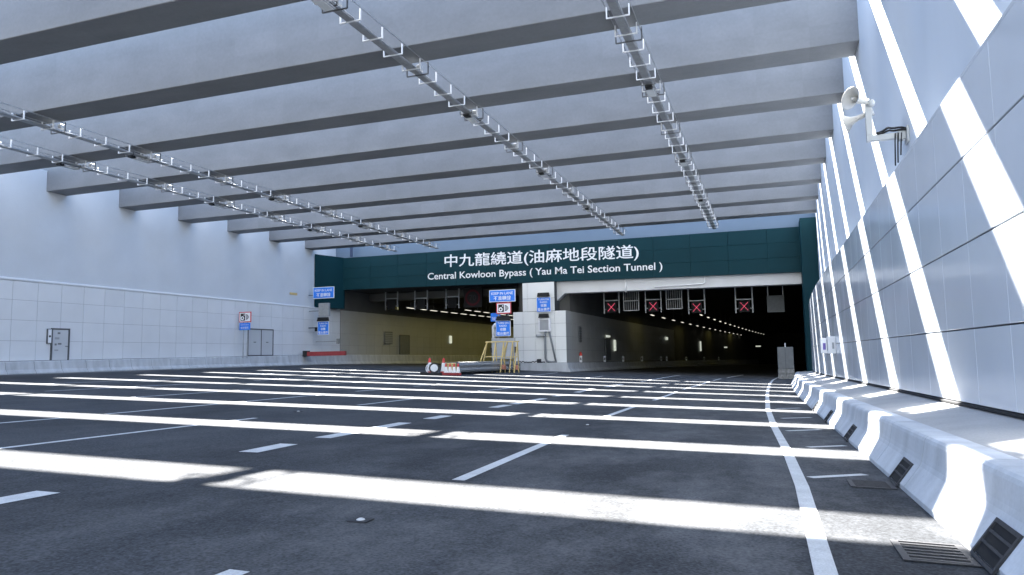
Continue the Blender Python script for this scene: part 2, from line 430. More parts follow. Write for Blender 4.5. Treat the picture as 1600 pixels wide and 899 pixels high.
m = MB(); m.extrude_y(lambda y: [(XQ+.028, -1.9), (XQ+.028, 3.49), (XQ+.034, 3.49), (XQ+.034, -1.9)], [-60, 1.8]); m.build('plain_cladding', 'panel_right', rw)

# right barrier: F shaped face in segments, with the flat shelf behind it
def toe_r(y): return float(np.interp(y, [0, 6, 11, 23, 32, 36, 70], [1.28, 1.26, 1.22, 1.12, 1.05, 1.04, 1.10])) + (cxr(y) if y > 36 else 0)
BH = .575
def prof_r(y):
    t = toe_r(y); z = zroad(t, y)
    return [(t, z-.1), (t, z+.05), (t+.155, z+.265), (t+.175, z+.31), (t+.188, z+.36), (t+.215, z+BH-.06), (t+.228, z+BH-.028), (t+.252, z+BH-.007), (t+.285, z+BH), (t+.5, z+BH+.003), (t+.5, z-.1)]
rb = thing('concrete_barrier', (1.5, 30, -1.9), 'low sloped concrete crash barrier along the right wall with drain openings', 'barrier')
y = -1.5
while y < 62.5:
    m = MB(); m.extrude_y(prof_r, [y+.006, y+1.0, y+1.994]); o = m.build('barrier_segment', 'barrier_concrete', rb)
    y += 2.0
m = MB(); ysh = [-4]+list(np.arange(0, 64.1, 2.0))
def shelf(y):
    t = toe_r(y); z = zroad(t, y)+BH; w = XQ+cxr(y)+.03
    return [(t+.45, z-.25), (t+.45, z-.012), (w, zbase_r(y)-.02), (w, zbase_r(y)-.3)]
m.extrude_y(shelf, ysh); label_part(m.build('shelf', 'shelf_concrete', rb), 'rough concrete shelf between barrier and wall')
m = MB(); m.extrude_y(lambda y: [(XQ+cxr(y)-.035, zbase_r(y)-.013), (XQ+cxr(y)-.035, zbase_r(y)+.012), (XQ+cxr(y)+.026, zbase_r(y)+.03), (XQ+cxr(y)+.026, zbase_r(y)-.013)], ysh)
m.build('base_gap_strip', 'recess_shade', rb)  # raised black strip standing for the shade in the gap
# scupper openings: iron frame with bars set on the sloping lower face
def scupper(y, label, w=.46):
    t = toe_r(y); z = zroad(t, y)
    A = Vector((t, 0, z+.05)); B = Vector((t+.155, 0, z+.265)); s = (B-A).normalized(); nrm = Vector((-s.z, 0, s.x)); L = (B-A).length-.012
    root = thing('scupper_grate', (t, y, z), label, 'drain', 'drain openings in the right barrier')
    def P(u, v, h): q = A+s*v+nrm*h; return (q.x, y+u, q.z)
    def plate(u0, u1, v0, v1, h0, h1):
        mm = MB(); mm.add([P(u0,v0,h0),P(u1,v0,h0),P(u1,v1,h0),P(u0,v1,h0),P(u0,v0,h1),P(u1,v0,h1),P(u1,v1,h1),P(u0,v1,h1)],
                          [(0,3,2,1),(4,5,6,7),(0,1,5,4),(1,2,6,5),(2,3,7,6),(3,0,4,7)]); return mm
    plate(-w/2, w/2, -.02, L-.02, -.01, .004).build('opening', 'recess_shade', root)  # flat black plate, the shade inside the opening as colour
    fr = MB()
    for q in (plate(-w/2-.03, -w/2, -.05, L, 0, .018), plate(w/2, w/2+.03, -.05, L, 0, .018), plate(-w/2, w/2, L-.03, L, 0, .018), plate(-w/2, w/2, -.05, -.025, 0, .018)):
        fr.add(q.v, q.f)
    fr.build('frame', 'cast_iron', root)
    for k in (1, 2): plate(-w/2, w/2, L*k/3-.022, L*k/3-.002, .003, .016).build('bar', 'cast_iron', root)
scupper(5.55, 'nearest drain opening in the foot of the right barrier, with two iron bars')
scupper(9.0, 'second nearest drain opening in the foot of the right barrier')
scupper(13.9, 'third drain opening in the foot of the right barrier')
scupper(18.3, 'fourth drain opening in the foot of the right barrier')
scupper(22.6, 'fifth and farther drain opening in the foot of the right barrier')
def gully(x0, x1, y0, y1, label):
    root = thing('road_gully_grate', ((x0+x1)/2, (y0+y1)/2, zroad(x0, y0)), label, 'drain grate')
    def zz(x, y, h): return (x, y, zroad(x, y)+h)
    m = MB(); m.add([zz(x0, y0, .005), zz(x1, y0, .005), zz(x1, y1, .005), zz(x0, y1, .005)], [(0, 1, 2, 3)]); m.build('pit', 'recess_shade', root)  # flat black sheet standing for the shade down the pit
    def bb(xa, xb, ya, yb):
        mm = MB(); mm.add([zz(xa,ya,.004),zz(xb,ya,.004),zz(xb,yb,.004),zz(xa,yb,.004),zz(xa,ya,.012),zz(xb,ya,.012),zz(xb,yb,.012),zz(xa,yb,.012)],
                          [(0,3,2,1),(4,5,6,7),(0,1,5,4),(1,2,6,5),(2,3,7,6),(3,0,4,7)]); return mm
    n = 6
    for i in range(n):
        ya = y0+(y1-y0)*(i+.1)/n; bb(x0+.02, x1-.02, ya, ya+(y1-y0)/n*.42).build('bar', 'cast_iron', root)
    f = MB()
    for q in (bb(x0-.03, x0+.02, y0-.03, y1+.03), bb(x1-.02, x1+.03, y0-.03, y1+.03), bb(x0+.02, x1-.02, y0-.03, y0-.005), bb(x0+.02, x1-.02, y1+.002, y1+.03)): f.add(q.v, q.f)
    f.build('frame', 'cast_iron', root)
gully(.80, 1.20, 5.52, 6.05, 'iron gully grate in the road beside the nearest barrier drain')
gully(.78, 1.16, 8.6, 9.05, 'iron gully grate in the road beside the second barrier drain')

# ------------------------------------------------------------------ left wall
lw = thing('clad_wall', (XL, 42, -.6), 'pale wall on the left with square light grey tiles on its lower half', 'wall')
m = MB(); m.box(XL-1.0, XL-.10, -60, YP+1.3, -1.0, 11.8); m.build('upper_wall', 'wall_concrete', lw)
m = MB(); m.box(XL-.098, XL-.032, 14, YP+1.2, -.9, 4.80); m.build('tile_backing', 'joint_dark', lw)
prof = [(XL-.098, 4.803), (XL-.025, 4.803), (XL+.015, 4.83), (XL+.035, 4.885), (XL+.015, 4.945), (XL-.04, 4.985), (XL-.098, 5.0)]
m = MB(); m.smooth = False; m.extrude_y(prof, [14, 30, 45, YP-1]); label_part(m.build('coping', 'panel_left', lw), 'rounded light coping along the top of the tiles')
LR = [(3.705, 4.795), (2.525, 3.695), (1.305, 2.515)]
LW_ = 1.555
def lpanel(ln, z0, z1, material, z0b=None):
    me = panel_mesh('wall_tile', ln, z0, z1, material, z0b)
    for v in me.vertices: v.co.x = -v.co.x
    me.flip_normals(); return me
lm = [lpanel(LW_-.014, a, b, 'panel_left') for a, b in LR]
def zbase_l(y): return float(np.interp(y, [0, 29, 32, 41, 55, 63], [.0, .10, .13, .19, .31, .36]))
for i in range(27):
    y = 22.05+LW_*i
    for me in lm: inst('wall_tile', me, lw, (XL, y, 0))
    inst('wall_tile', lpanel(LW_-.014, zbase_l(y)+.02, 1.295, 'panel_left', zbase_l(y+LW_)+.02), lw, (XL, y, 0))
m = MB(); m.box(XL-.031, XL-.004, 14, 22.03, .1, 4.795); m.build('plain_tiles', 'panel_left', lw)
# barrier along the left wall
lb = thing('concrete_barrier', (-41, 42, -.7), 'low concrete crash barrier along the foot of the left tiled wall', 'barrier')
def prof_l(y):
    z = zroad(-40.8, y); zt = zbase_l(y)-.005
    return [(-40.72, z-.1), (-40.72, z+.06), (-40.87, z+.26), (-40.96, zt-.05), (-41.0, zt-.008), (-41.05, zt), (XL-.03, zt+.002), (XL-.03, z-.1)]
for i in range(23):
    y = 22.4+1.72*i
    m = MB(); m.extrude_y(prof_l, [y+.012, y+.86, y+1.708]); m.build('barrier_segment', 'barrier_concrete', lb)
m = MB(); m.extrude_y(prof_l, [-20, 0, 22.4]); m.build('plain_segment', 'barrier_concrete', lb)

# ------------------------------------------------------------------ beams
ORD = ['first', 'second', 'third', 'fourth', 'fifth', 'sixth', 'seventh', 'eighth', 'ninth']
for k in range(-10, 9):  # negative k: unseen beams, added to cut light reaching the shaded road
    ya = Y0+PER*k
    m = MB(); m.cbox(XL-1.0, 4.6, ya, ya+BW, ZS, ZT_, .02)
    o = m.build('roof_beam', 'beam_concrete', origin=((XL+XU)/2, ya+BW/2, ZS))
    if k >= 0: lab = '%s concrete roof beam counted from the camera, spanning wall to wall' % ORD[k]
    else: lab = 'unseen concrete roof beam added to shade the road, %s back from the first one seen' % (ORD+['tenth'])[-k-1]
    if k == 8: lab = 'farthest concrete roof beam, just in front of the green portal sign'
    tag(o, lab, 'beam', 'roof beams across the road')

# ------------------------------------------------------------------ portal: headwall, green fascia with lettering
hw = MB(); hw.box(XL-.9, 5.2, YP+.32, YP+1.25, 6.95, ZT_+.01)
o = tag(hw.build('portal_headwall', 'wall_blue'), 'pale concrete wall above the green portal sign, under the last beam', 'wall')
def fb(x): return 6.86+(x+40.1)*(6.35-6.86)/43.4
fas = thing('portal_fascia', (-18, YP, 6.3), 'long dark green fascia over the tunnel mouths with white lettering', 'sign')
fx0, fx1 = -40.4, 3.35; NC = 14
for i in range(NC):
    xa = fx0+(fx1-fx0)*i/NC+.004; xb = fx0+(fx1-fx0)*(i+1)/NC-.004
    for j in range(3):
        def zz(x, t): b = fb(x); return b+(10.12-b)*t
        t0, t1 = j/3, (j+1)/3; c = .008
        m = MB()
        m.add([(xa, YP+.06, zz(xa, t0)), (xb, YP+.06, zz(xb, t0)), (xb, YP+.06, zz(xb, t1)-.008), (xa, YP+.06, zz(xa, t1)-.008),
               (xa+c, YP, zz(xa, t0)+c), (xb-c, YP, zz(xb, t0)+c), (xb-c, YP, zz(xb, t1)-.008-c), (xa+c, YP, zz(xa, t1)-.008-c)],
              [(4,5,6,7),(0,1,5,4),(1,2,6,5),(2,3,7,6),(3,0,4,7)])
        m.build('panel', 'green_panel', fas)
m = MB(); m.add([(fx0, YP+.061, fb(fx0)+.01), (fx1, YP+.061, fb(fx1)+.01), (fx1, YP+.061, 10.1), (fx0, YP+.061, 10.1),
                 (fx0, YP+.31, fb(fx0)+.01), (fx1, YP+.31, fb(fx1)+.01), (fx1, YP+.31, 10.1), (fx0, YP+.31, 10.1)],
                [(0,1,2,3),(4,7,6,5),(0,4,5,1),(3,2,6,7),(0,3,7,4),(1,5,6,2)])
m.build('backing', 'green_panel', fas)
lettering('lettering', '中九龍繞道(油麻地段隧道)', fas, (-19.75, YP-.012, 8.93), 'letter_white', w=18.7, h=1.42, bold=.009, depth=.008, tilt=-.0125)
lettering('lettering', 'Central Kowloon Bypass ( Yau Ma Tei Section Tunnel )', fas, (-19.65, YP-.012, 7.52), 'letter_white', w=22.5, h=.86, bold=.010, depth=.008, tilt=-.0105, gap=.19)
lc = MB()   # left return, angled between wall and fascia
lc.add([(XL-.05, 59.6, 4.95), (-40.38, YP+.02, 4.95), (-40.38, YP+.3, 4.95), (XL-.05, YP+.3, 4.95), (XL-.05, 59.6, 10.15), (-40.38, YP+.02, 10.15), (-40.38, YP+.3, 10.15), (XL-.05, YP+.3, 10.15)],
       [(0,1,5,4),(1,2,6,5),(2,3,7,6),(3,0,4,7),(4,5,6,7),(0,3,2,1)])
tag(lc.build('portal_corner_panel', 'green_panel'), 'dark green corner block left of the portal sign against the left wall', 'panel')
p = MB(); p.tube([(-39.2, 62.6, 10.1), (-39.2, 62.6, 12.4)], .14); tag(p.build('standpipe', 'navy_paint'), 'short dark blue vertical pipe above the left end of the portal sign', 'pipe')
rc = MB(); rc.cbox(2.75, 4.3, 61.2, YP+.3, -2.0, 10.5, .01)
tag(rc.build('portal_column', 'green_panel'), 'dark green column at the right end of the portal sign', 'column')

# ------------------------------------------------------------------ tunnels
m = MB(); yt = list(range(64, 100, 6))+list(range(100, 235, 9))
ysT = [YP+1.2]+yt
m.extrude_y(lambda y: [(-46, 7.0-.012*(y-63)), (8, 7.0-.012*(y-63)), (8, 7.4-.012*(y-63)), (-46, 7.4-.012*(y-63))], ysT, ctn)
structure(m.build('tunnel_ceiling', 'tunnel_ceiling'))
m = MB(); m.add([(XL-1.0, -900, 11.7), (XL-1.0, 1500, 11.7), (-1600, 1500, 11.7), (-1600, -900, 11.7)], [(0, 1, 2, 3)]); m.add([(XU+1.2, -900, ZT_-.1), (1600, -900, ZT_-.1), (1600, 1500, ZT_-.1), (XU+1.2, 1500, ZT_-.1)], [(0, 1, 2, 3)])
m.add([(XL-1.0, 64.4, ZT_-.1), (XU+1.2, 64.4, ZT_-.1), (XU+1.2, 1500, ZT_-.1), (XL-1.0, 1500, ZT_-.1)], [(0, 1, 2, 3)])
structure(m.build('ground', 'ground_soil'))
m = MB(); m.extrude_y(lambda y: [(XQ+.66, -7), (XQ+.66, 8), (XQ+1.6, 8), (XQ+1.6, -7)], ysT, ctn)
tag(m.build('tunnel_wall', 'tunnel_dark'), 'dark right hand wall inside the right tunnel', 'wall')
m = MB(); m.box(-60, 90, 228, 229, -8, 12); tag(m.build('tunnel_end_shade', 'tunnel_shade_black'), 'black sheet standing for the darkness at the far end of the tunnels', 'tunnel')  # closing sheet coloured black in place of deep tunnel shade
# left tunnel's left wall with tiles
tl = thing('tunnel_wall', (-41.4, 80, -.6), 'tiled left wall inside the left tunnel, lit yellowish', 'wall')
m = MB(); m.extrude_y(lambda y: [(XL-.9, -5), (XL-.9, 8), (XL-.034, 8), (XL-.034, -5)], ysT, ctn); m.build('wall_core', 'tunnel_dark', tl)
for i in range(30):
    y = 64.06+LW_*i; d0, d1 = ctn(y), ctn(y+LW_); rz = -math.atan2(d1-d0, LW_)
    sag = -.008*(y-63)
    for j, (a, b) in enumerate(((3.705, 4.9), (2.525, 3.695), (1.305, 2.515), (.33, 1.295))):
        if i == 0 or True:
            if i == 0: globals()['tm%d' % j] = lpanel(LW_-.014, a, b, 'panel_tunnel_shaded')
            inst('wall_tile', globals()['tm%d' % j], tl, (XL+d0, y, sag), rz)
m = MB()
def prof_tl(y):
    z = zroad(-40.8, y); zt = .34-.008*max(0, y-63)
    return [(-40.72, z-.3), (-40.72, z+.06), (-40.87, z+.26), (-40.96, zt-.05), (-41.05, zt), (XL-.03, zt), (XL-.03, z-.3)]
m.extrude_y(prof_tl, [62.0]+ysT, ctn); tag(m.build('concrete_barrier', 'barrier_concrete'), 'concrete barrier along the lit left wall inside the left tunnel', 'barrier')
# median between the tunnels
md = thing('portal_pillar', (-19.5, 62.5, -1.6), 'pale tiled pillar between the two tunnel mouths', 'pillar')
m = MB(); m.extrude_y(lambda y: [(-22.0, -6), (-22.0, 7.2), (-17.06, 7.2), (-17.06, -6)], ysT, ctn); m.build('wall_core', 'tunnel_dark', md)
m = MB(); m.box(-21.03, -18.06, 62.56, YP+1.19, -1.9, 6.55); m.box(-21.97, -17.06, 62.60, YP+1.19, -1.9, 3.86); m.build('tile_backing', 'joint_dark', md)
def ftile(x0, x1, z0, z1, yf, parent, material='panel_pillar', name='wall_tile'):
    c = .006; m = MB(); t = .04
    m.add([(x0, yf+t, z0), (x1, yf+t, z0), (x1, yf+t, z1), (x0, yf+t, z1), (x0+c, yf, z0+c), (x1-c, yf, z0+c), (x1-c, yf, z1-c), (x0+c, yf, z1-c)],
          [(4,5,6,7),(0,1,5,4),(1,2,6,5),(2,3,7,6),(3,0,4,7)])
    return m.build(name, material, parent)
zr_ = [-.72, .42, 1.62, 2.80, 3.93]
for a, b in zip(zr_[:-1], zr_[1:]):
    ftile(-22.0, -21.08, a, b-.014, 62.5, md); ftile(-21.066, -19.9, a, b-.014, 62.5, md); ftile(-19.886, -18.06, a, b-.014, 62.5, md); ftile(-18.046, -17.03, a, b-.014, 62.5, md)
for a, b in ((3.94, 5.10), (5.11, 6.56)):
    ftile(-21.06, -20.6, a, b-.01, 62.48, md); ftile(-20.586, -18.04, a, b-.01, 62.48, md)
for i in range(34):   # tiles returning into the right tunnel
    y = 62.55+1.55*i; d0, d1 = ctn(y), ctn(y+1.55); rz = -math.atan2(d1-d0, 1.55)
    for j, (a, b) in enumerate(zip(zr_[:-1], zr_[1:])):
        if i == 0: globals()['pm%d' % j] = lpanel(1.54, a, b-.014, 'panel_tunnel_shaded')
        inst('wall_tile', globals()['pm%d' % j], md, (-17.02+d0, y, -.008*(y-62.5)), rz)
mb = MB()
def prof_m(y):
    z = zroad(-17, y); zt = -.73-.010*max(0, y-63)
    return [(-22.3, z-.4), (-22.3, zt), (-16.9, zt), (-16.8, zt-.05), (-16.7, z+.26), (-16.5, z+.06), (-16.5, z-.4)]
mb.extrude_y(prof_m, [61.9]+ysT, ctn)
tag(mb.build('concrete_barrier', 'barrier_concrete'), 'concrete barrier round the foot of the middle pillar and into the right tunnel', 'barrier')
# white lintel over the right tunnel mouth
li = thing('portal_lintel', (-8, 63.4, 5.4), 'white concrete lintel below the green sign over the right tunnel', 'lintel')
m = MB(); m.add([(-18.05, 63.36, 6.75), (3.6, 63.36, 6.6), (3.6, 63.36, 5.44), (-17.3, 63.36, 5.54), (-18.05, 63.36, 4.9),
                 (-18.05, 64.6, 6.75), (3.6, 64.6, 6.6), (3.6, 64.6, 5.44), (-17.3, 64.6, 5.54), (-18.05, 64.6, 4.9)],
                [(0,4,3,2,1),(5,6,7,8,9),(0,1,6,5),(1,2,7,6),(2,3,8,7),(3,4,9,8),(4,0,5,9)])
m.build('beam', 'lintel_white', li)
m = MB(); m.tube([(-11.7, 63.3, 6.6), (-11.7, 63.3, 5.35)], .07); m.tube([(-4.9, 63.3, 6.6), (-4.9, 63.3, 5.95), (-5.1, 63.3, 5.8), (-9.2, 63.3, 5.72)], .06)
m.smooth = True; label_part(m.build('conduit', 'galv_white', li), 'thin white pipes on the lintel')

# lane signals hung in the mouths
def signal(x, z, yy, lit, label, wd=1.0):
    root = thing('lane_signal', (x, yy, z), label, 'lane signal', 'lane control signals hung in the tunnel mouths')
    m = MB(); m.cbox(x-wd*.5, x+wd*.5, yy, yy+.35, z-.55, z+.5, .03); m.build('housing', 'black_plastic', root)
    m = MB()
    for s in (-1, 1): m.bar((x+s*(wd*.5+.22), yy+.15, z-.6), (x+s*(wd*.5+.22), yy+.15, 6.95), .11)
    m.bar((x-wd*.5-.22, yy+.15, z+.62), (x+wd*.5+.22, yy+.15, z+.62), .10)
    m.bar((x-wd*.5-.22, yy+.15, z-.2), (x-wd*.5, yy+.15, z-.2), .07); m.bar((x+wd*.5+.22, yy+.15, z-.2), (x+wd*.5, yy+.15, z-.2), .07)
    m.build('hanger_frame', 'galv', root)
    if lit:
        m = MB()
        for s in (-1, 1): m.bar((x-.33*s, yy-.012, z-.38), (x+.33*s, yy-.012, z+.34), .02, .085, (0, 1, 0))
        m.build('red_cross', 'red_x_on', root)
for (x, z), l in zip(((-14.0, 4.42), (-10.05, 4.36), (-6.1, 4.1), (-1.95, 4.05)),
                     ('lane signal with lit red cross, nearest the pillar in the right tunnel', 'second lane signal with red cross from the pillar', 'third lane signal with red cross from the pillar', 'rightmost lane signal with lit red cross')):
    signal(x, z, 68, True, l)
signal(-37.7, 5.6, 68, False, 'unlit lane signal hung in the left tunnel mouth, leftmost of three')
signal(-34.2, 5.5, 68, False, 'unlit lane signal hung in the left tunnel mouth, middle of three')
signal(-30.6, 5.5, 68, False, 'unlit lane signal hung in the left tunnel mouth, beside the round speed sign')
# matrix sign panel at right, frames of railings between signals
rt_ = thing('message_panel', (.7, 68, 3.4), 'grey square message panel hung at the right of the tunnel mouth', 'sign')
m = MB(); m.cbox(.0, 1.45, 68, 68.3, 3.4, 4.9, .03); m.build('housing', 'grey_dark', rt_)
m = MB()
for x in (.1, 1.35): m.bar((x, 68.2, 4.8), (x, 68.2, 6.9), .08)
m.build('hanger', 'galv', rt_)
for x, lab in ((-12.0, 'grey barred cage hung between first and second red cross signals'), (-8.05, 'grey barred cage hung between second and third red cross signals')):
    g = thing('hanging_cage', (x, 67.5, 4.0), lab, 'cage')
    m = MB()
    for s in (-.7, .7): m.bar((x+s, 67.5, 4.0), (x+s, 67.5, 6.9), .08)
    for z in (4.0, 4.9, 5.9): m.bar((x-.7, 67.5, z), (x+.7, 67.5, z), .08)
    m.build('frame', 'galv', g)
    for i in range(6):
        m = MB(); m.bar((x-.5+.2*i, 67.5, 4.0), (x-.5+.2*i, 67.5, 6.5), .035); m.build('bar', 'galv', g)
sl = thing('speed_limit_sign', (-28.2, 67.8, 5.2), 'round unlit speed limit sign with a red ring in the left tunnel mouth', 'sign')
m = MB(); m.cbox(-29.2, -27.2, 67.8, 68.1, 4.9, 6.9, .03); m.build('housing', 'black_plastic', sl)
m = MB(); m.disc((-28.2, 67.785, 5.9), .82, 'y', 32, .62); m.build('ring', 'ring_dim', sl)
lettering('numerals', '70', sl, (-28.2, 67.78, 5.9), 'numeral_dim', h=.6, bold=.02)
# ducts under the ceiling behind the fascia
for x0, x1, lab in ((-41, -22.4, 'dark duct across the left tunnel mouth behind the signals'), (-16.9, 2.9, 'dark duct across the right tunnel mouth behind the signals')):
    m = MB(); m.cbox(x0, x1, 69.0, 70.2, 6.1, 6.9, .05); tag(m.build('duct', 'tunnel_dark'), lab, 'duct')
# tunnel lamps
def nth(i):
    n = i+1; return '%d%s' % (n, 'th' if 10 < n % 100 < 14 else {1: 'st', 2: 'nd', 3: 'rd'}.get(n % 10, 'th'))
def lampset(name, pts, label, group, light=None, every=3, L=1.1):
    for i, (x, y, z) in enumerate(pts):
        d = (ctn(y+1)-ctn(y)); rz = -math.atan2(d, 1)
        root = thing('tunnel_lamp', (x, y, z), label.replace('lit lamp', nth(i)+' lit lamp from the portal'), 'lamp', group)
        m = MB(); m.cbox(x-.16, x+.16, y-L/2, y+L/2, z+.02, z+.14, .02); m.bar((x, y, z+.14), (x, y, 7.0-.012*(y-63)+.1), .05); m.build('housing', 'grey_dark', root)
        m = MB(); m.box(x-.10, x+.10, y-L/2+.04, y+L/2-.04, z-.01, z+.018); m.build('diffuser', 'lamp_on', root)
        if light and i % every == 0:
            la = D.lights.new('lamp_light', 'AREA'); la.shape = 'RECTANGLE'; la.size = 1.5; la.size_y = 6; la.energy = light[0]; la.color = light[1]
            lo = D.objects.new('lamp_light', la); COL.objects.link(lo); lo.parent = root; lo.location = (0, 0, -.06); lo.rotation_euler = (0, 0, 0)
lampset('l', [(-37.3+ctn(y), y, 5.35-.004*(y-63)) for y in np.arange(71, 130, 2.6)], 'lit lamp in the left ceiling row of the left tunnel', 'lamps in the left ceiling row of the left tunnel', (6.5, (1.0, .86, .18)), 3, 1.7)
lampset('l', [(-34.3+ctn(y), y, 5.45-.004*(y-63)) for y in np.arange(79, 125, 2.6)], 'lit lamp in the right ceiling row of the left tunnel', 'lamps in the right ceiling row of the left tunnel', None, 3, 1.7)
lampset('l', [(-14.6+ctn(y)*.8, y, 4.75-.004*(y-63)) for y in np.arange(90, 200, 7.5)], 'lit lamp in the left ceiling row of the right tunnel', 'lamps in the left ceiling row of the right tunnel', (1.5, (1.0, .86, .18)), 4, 2.4)
lampset('l', [(-9.8+ctn(y)*.8, y, 5.0-.004*(y-63)) for y in np.arange(98, 210, 7.0)], 'lit lamp in the right ceiling row of the right tunnel', 'lamps in the right ceiling row of the right tunnel', None, 4, 2.4)
# lamps, doors and grilles on the tunnel walls
def wallbox(name, x, y0, y1, z0, z1, material, label, cat, t=.06, group=None):
    m = MB(); m.cbox(x, x+t, y0, y1, z0, z1, .01); return tag(m.build(name, material), label, cat, group)
wallbox('exit_lamp', XL+ctn(88.5)+.03, 87.9, 88.5, 1.7, 2.7, 'exit_on', 'small lit exit sign on the left tunnel wall', 'sign', .12)
def wdoor(x, y0, y1, z0, z1, label, material='grey_dark'):
    root = thing('door', (x, (y0+y1)/2, z0), label, 'door')
    m = MB(); m.cbox(x, x+.05, y0, y1, z0, z1, .01); m.build('leaf', material, root)
    m = MB(); m.box(x, x+.07, y0-.08, y0, z0, z1+.08); m.box(x, x+.07, y1, y1+.08, z0, z1+.08); m.box(x, x+.07, y0, y1, z1, z1+.08); m.build('frame', 'steel_dark', root)
    m = MB(); m.bar((x+.1, y0+.15, z0+1.0), (x+.1, y0+.3, z0+1.0), .04); m.build('handle', 'steel_dark', root)
    return root
wdoor(XL+ctn(77.7)+.02, 75.3, 77.6, .3, 2.5, 'grey door in the left wall inside the left tunnel')
XV = XL+ctn(74)+.02
g = thing('vent_grille', (XV, 73.0, 1.5), 'square grey vent grille in the left tunnel wall beside a door', 'vent')
m = MB(); m.cbox(XV, XV+.06, 72.1, 73.9, 1.5, 2.9, .01); m.build('plate', 'grey_dark', g)
for i in range(6):
    m = MB(); m.box(XV+.06, XV+.1, 72.2, 73.8, 1.6+.21*i, 1.68+.21*i); m.build('slat', 'grey_paint', g)
for y, z0, z1, lab in ((66.6, 1.1, 2.6, 'narrow vent grille in the dark wall just inside the right tunnel'),):
    g = thing('vent_grille', (-16.8, y, z0), lab, 'vent'); m = MB(); m.cbox(-16.82, -16.75, y-.5, y+.5, z0, z1, .01); m.build('plate', 'grey_dark', g)
    for i in range(6):
        m = MB(); m.box(-16.75, -16.71, y-.42, y+.42, z0+.08+.23*i, z0+.18+.23*i); m.build('slat', 'steel_dark', g)
wdoor(-16.98+ctn(77.5), 75.2, 77.4, -.7, 1.55, 'dark door in the left wall of the right tunnel')
wallbox('door_lamp', -16.98+ctn(77.2), 75.7, 77.2, 1.75, 1.95, 'exit_on', 'small lit lamp above the dark door in the right tunnel', 'lamp', .15)
wallbox('exit_lamp', -16.98+ctn(79.6), 79.0, 79.6, .3, 1.5, 'exit_on', 'upright lit sign beside the dark door in the right tunnel', 'sign', .15)
wallbox('exit_lamp', -16.98+ctn(109.5), 108, 109.5, 1.9, 2.3, 'exit_on', 'small lit lamp on the right tunnel wall beyond the door', 'lamp', .15)
wallbox('exit_lamp', -16.98+ctn(139.6), 138, 139.6, .2, 2.0, 'exit_on', 'upright lit sign far inside the right tunnel', 'sign', .15)
wallbox('exit_lamp', 3.49, 72, 72.5, -.5, .6, 'exit_on', 'upright lit sign on the right wall of the right tunnel', 'sign', .12)
for x, y, z, lab in ((-2.5, 185, 1.2, 'small lit lamp above the grey cabinet deep in the right tunnel'), (-9.5, 170, 1.0, 'tiny lit lamp left of the grey cabinet deep in the right tunnel')):
    m = MB(); m.cbox(x-.6, x+.6, y, y+.3, z-.14, z+.14, .05); tag(m.build('tunnel_lamp', 'exit_on'), lab, 'lamp')
m = MB(); m.lathe([(0, 0), (.5, .02), (.5, .2), (0, .22)], (-.3, 200, 6.0), (0, -1, 0)); tag(m.build('red_lamp', 'red_dot_on'), 'small red light deep inside the right tunnel', 'lamp')
# delineator posts on the tunnel barrier
def delin(x, y, z, label, red=False):
    root = thing('delineator_post', (x, y, z), label, 'delineator', 'delineators along the right tunnel barrier')
    m = MB(); m.cbox(x-.13, x+.13, y-.05, y+.05, z, z+.62, .02); m.build('post', 'box_white', root)
    if red: m = MB(); m.lathe([(.17, 0), (.12, .2), (.03, .38), (0, .38)], (x, y, z+.62)); m.build('cap', 'cone_orange', root)
    m = MB(); m.box(x-.08, x+.08, y-.056, y-.051, z+.2, z+.45); m.build('reflector', 'grey_dark', root)
for i, y in enumerate((66.2, 74.6, 82.5, 92.0, 104, 108, 124, 142, 160)):
    delin(-16.82+ctn(y), y, -.735-.010*(y-63), 'red topped white delineator nearest the pillar' if i == 0 else nth(i)+' white delineator from the pillar on the right tunnel barrier', i == 0)

# ------------------------------------------------------------------ cable trays
bmesh_ = MB()
for x0, x1, z0, z1 in ((-.36, -.325, 0, .34), (.325, .36, 0, .34), (-.36, .36, -.03, .0)): bmesh_.cbox(x0, x1, -.03, .03, z0, z1, .004)
BRK = bmesh_.mesh('bracket', 'galv_white')
hm = MB()
for s in (-.42, .42): hm.bar((s, 0, -.04), (s, 0, .40), .035)
hm.bar((-.42, 0, -.04), (.42, 0, -.04), .035)
HNG = hm.mesh('hanger', 'steel_dark')
def tray(x, label, y_a=2.0):
    z = 10.10; yb = 61.3
    root = thing('cable_tray', (x, 30, z), label, 'cable tray', 'cable trays slung under the roof beams')
    for s in (-1, 1):
        m = MB(); m.bar((x+s*.375, y_a, z+.36), (x+s*.375, yb, z+.36), .022, .04); m.build('side_rail', 'galv', root)
    m = MB(); m.box(x-.13, x+.13, y_a, yb, z+.004, z+.02); m.box(x-.13, x-.115, y_a, yb, z+.02, z+.10); m.box(x+.115, x+.13, y_a, yb, z+.02, z+.10)
    m.build('channel', 'galv', root)
    m = MB(); m.tube([(x-.08, y_a, z+.06), (x-.08, yb, z+.06)], .035, 8); m.tube([(x+.02, y_a, z+.055), (x+.02, yb, z+.055)], .03, 8); m.build('cable', 'grey_dark', root)
    m = MB(); m.tube([(x+.17, y_a, z+.03), (x+.17, yb, z+.03)], .02, 8); m.build('conduit', 'galv', root)
    k = 0
    yy = 20.8-PER/4*14
    while yy < 60.8:
        if yy > y_a: inst('bracket', BRK, root, (x, yy, z))
        yy += PER/4
    for k in range(-2, 9):
        inst('hanger', HNG, root, (x, Y0+PER*k+BW+.06, z))
        m = MB(); m.cbox(x-.09, x+.09, Y0+PER*k+BW+.1, Y0+PER*k+BW+.34, z+.18, z+.38, .01); m.build('junction_box', 'galv', root)
TR = (-3.83, -11.45, -29.05, -33.45)
tray(TR[0], 'rightmost cable tray of white brackets slung under the beams')
tray(TR[1], 'second cable tray from the right, running over the middle of the road')
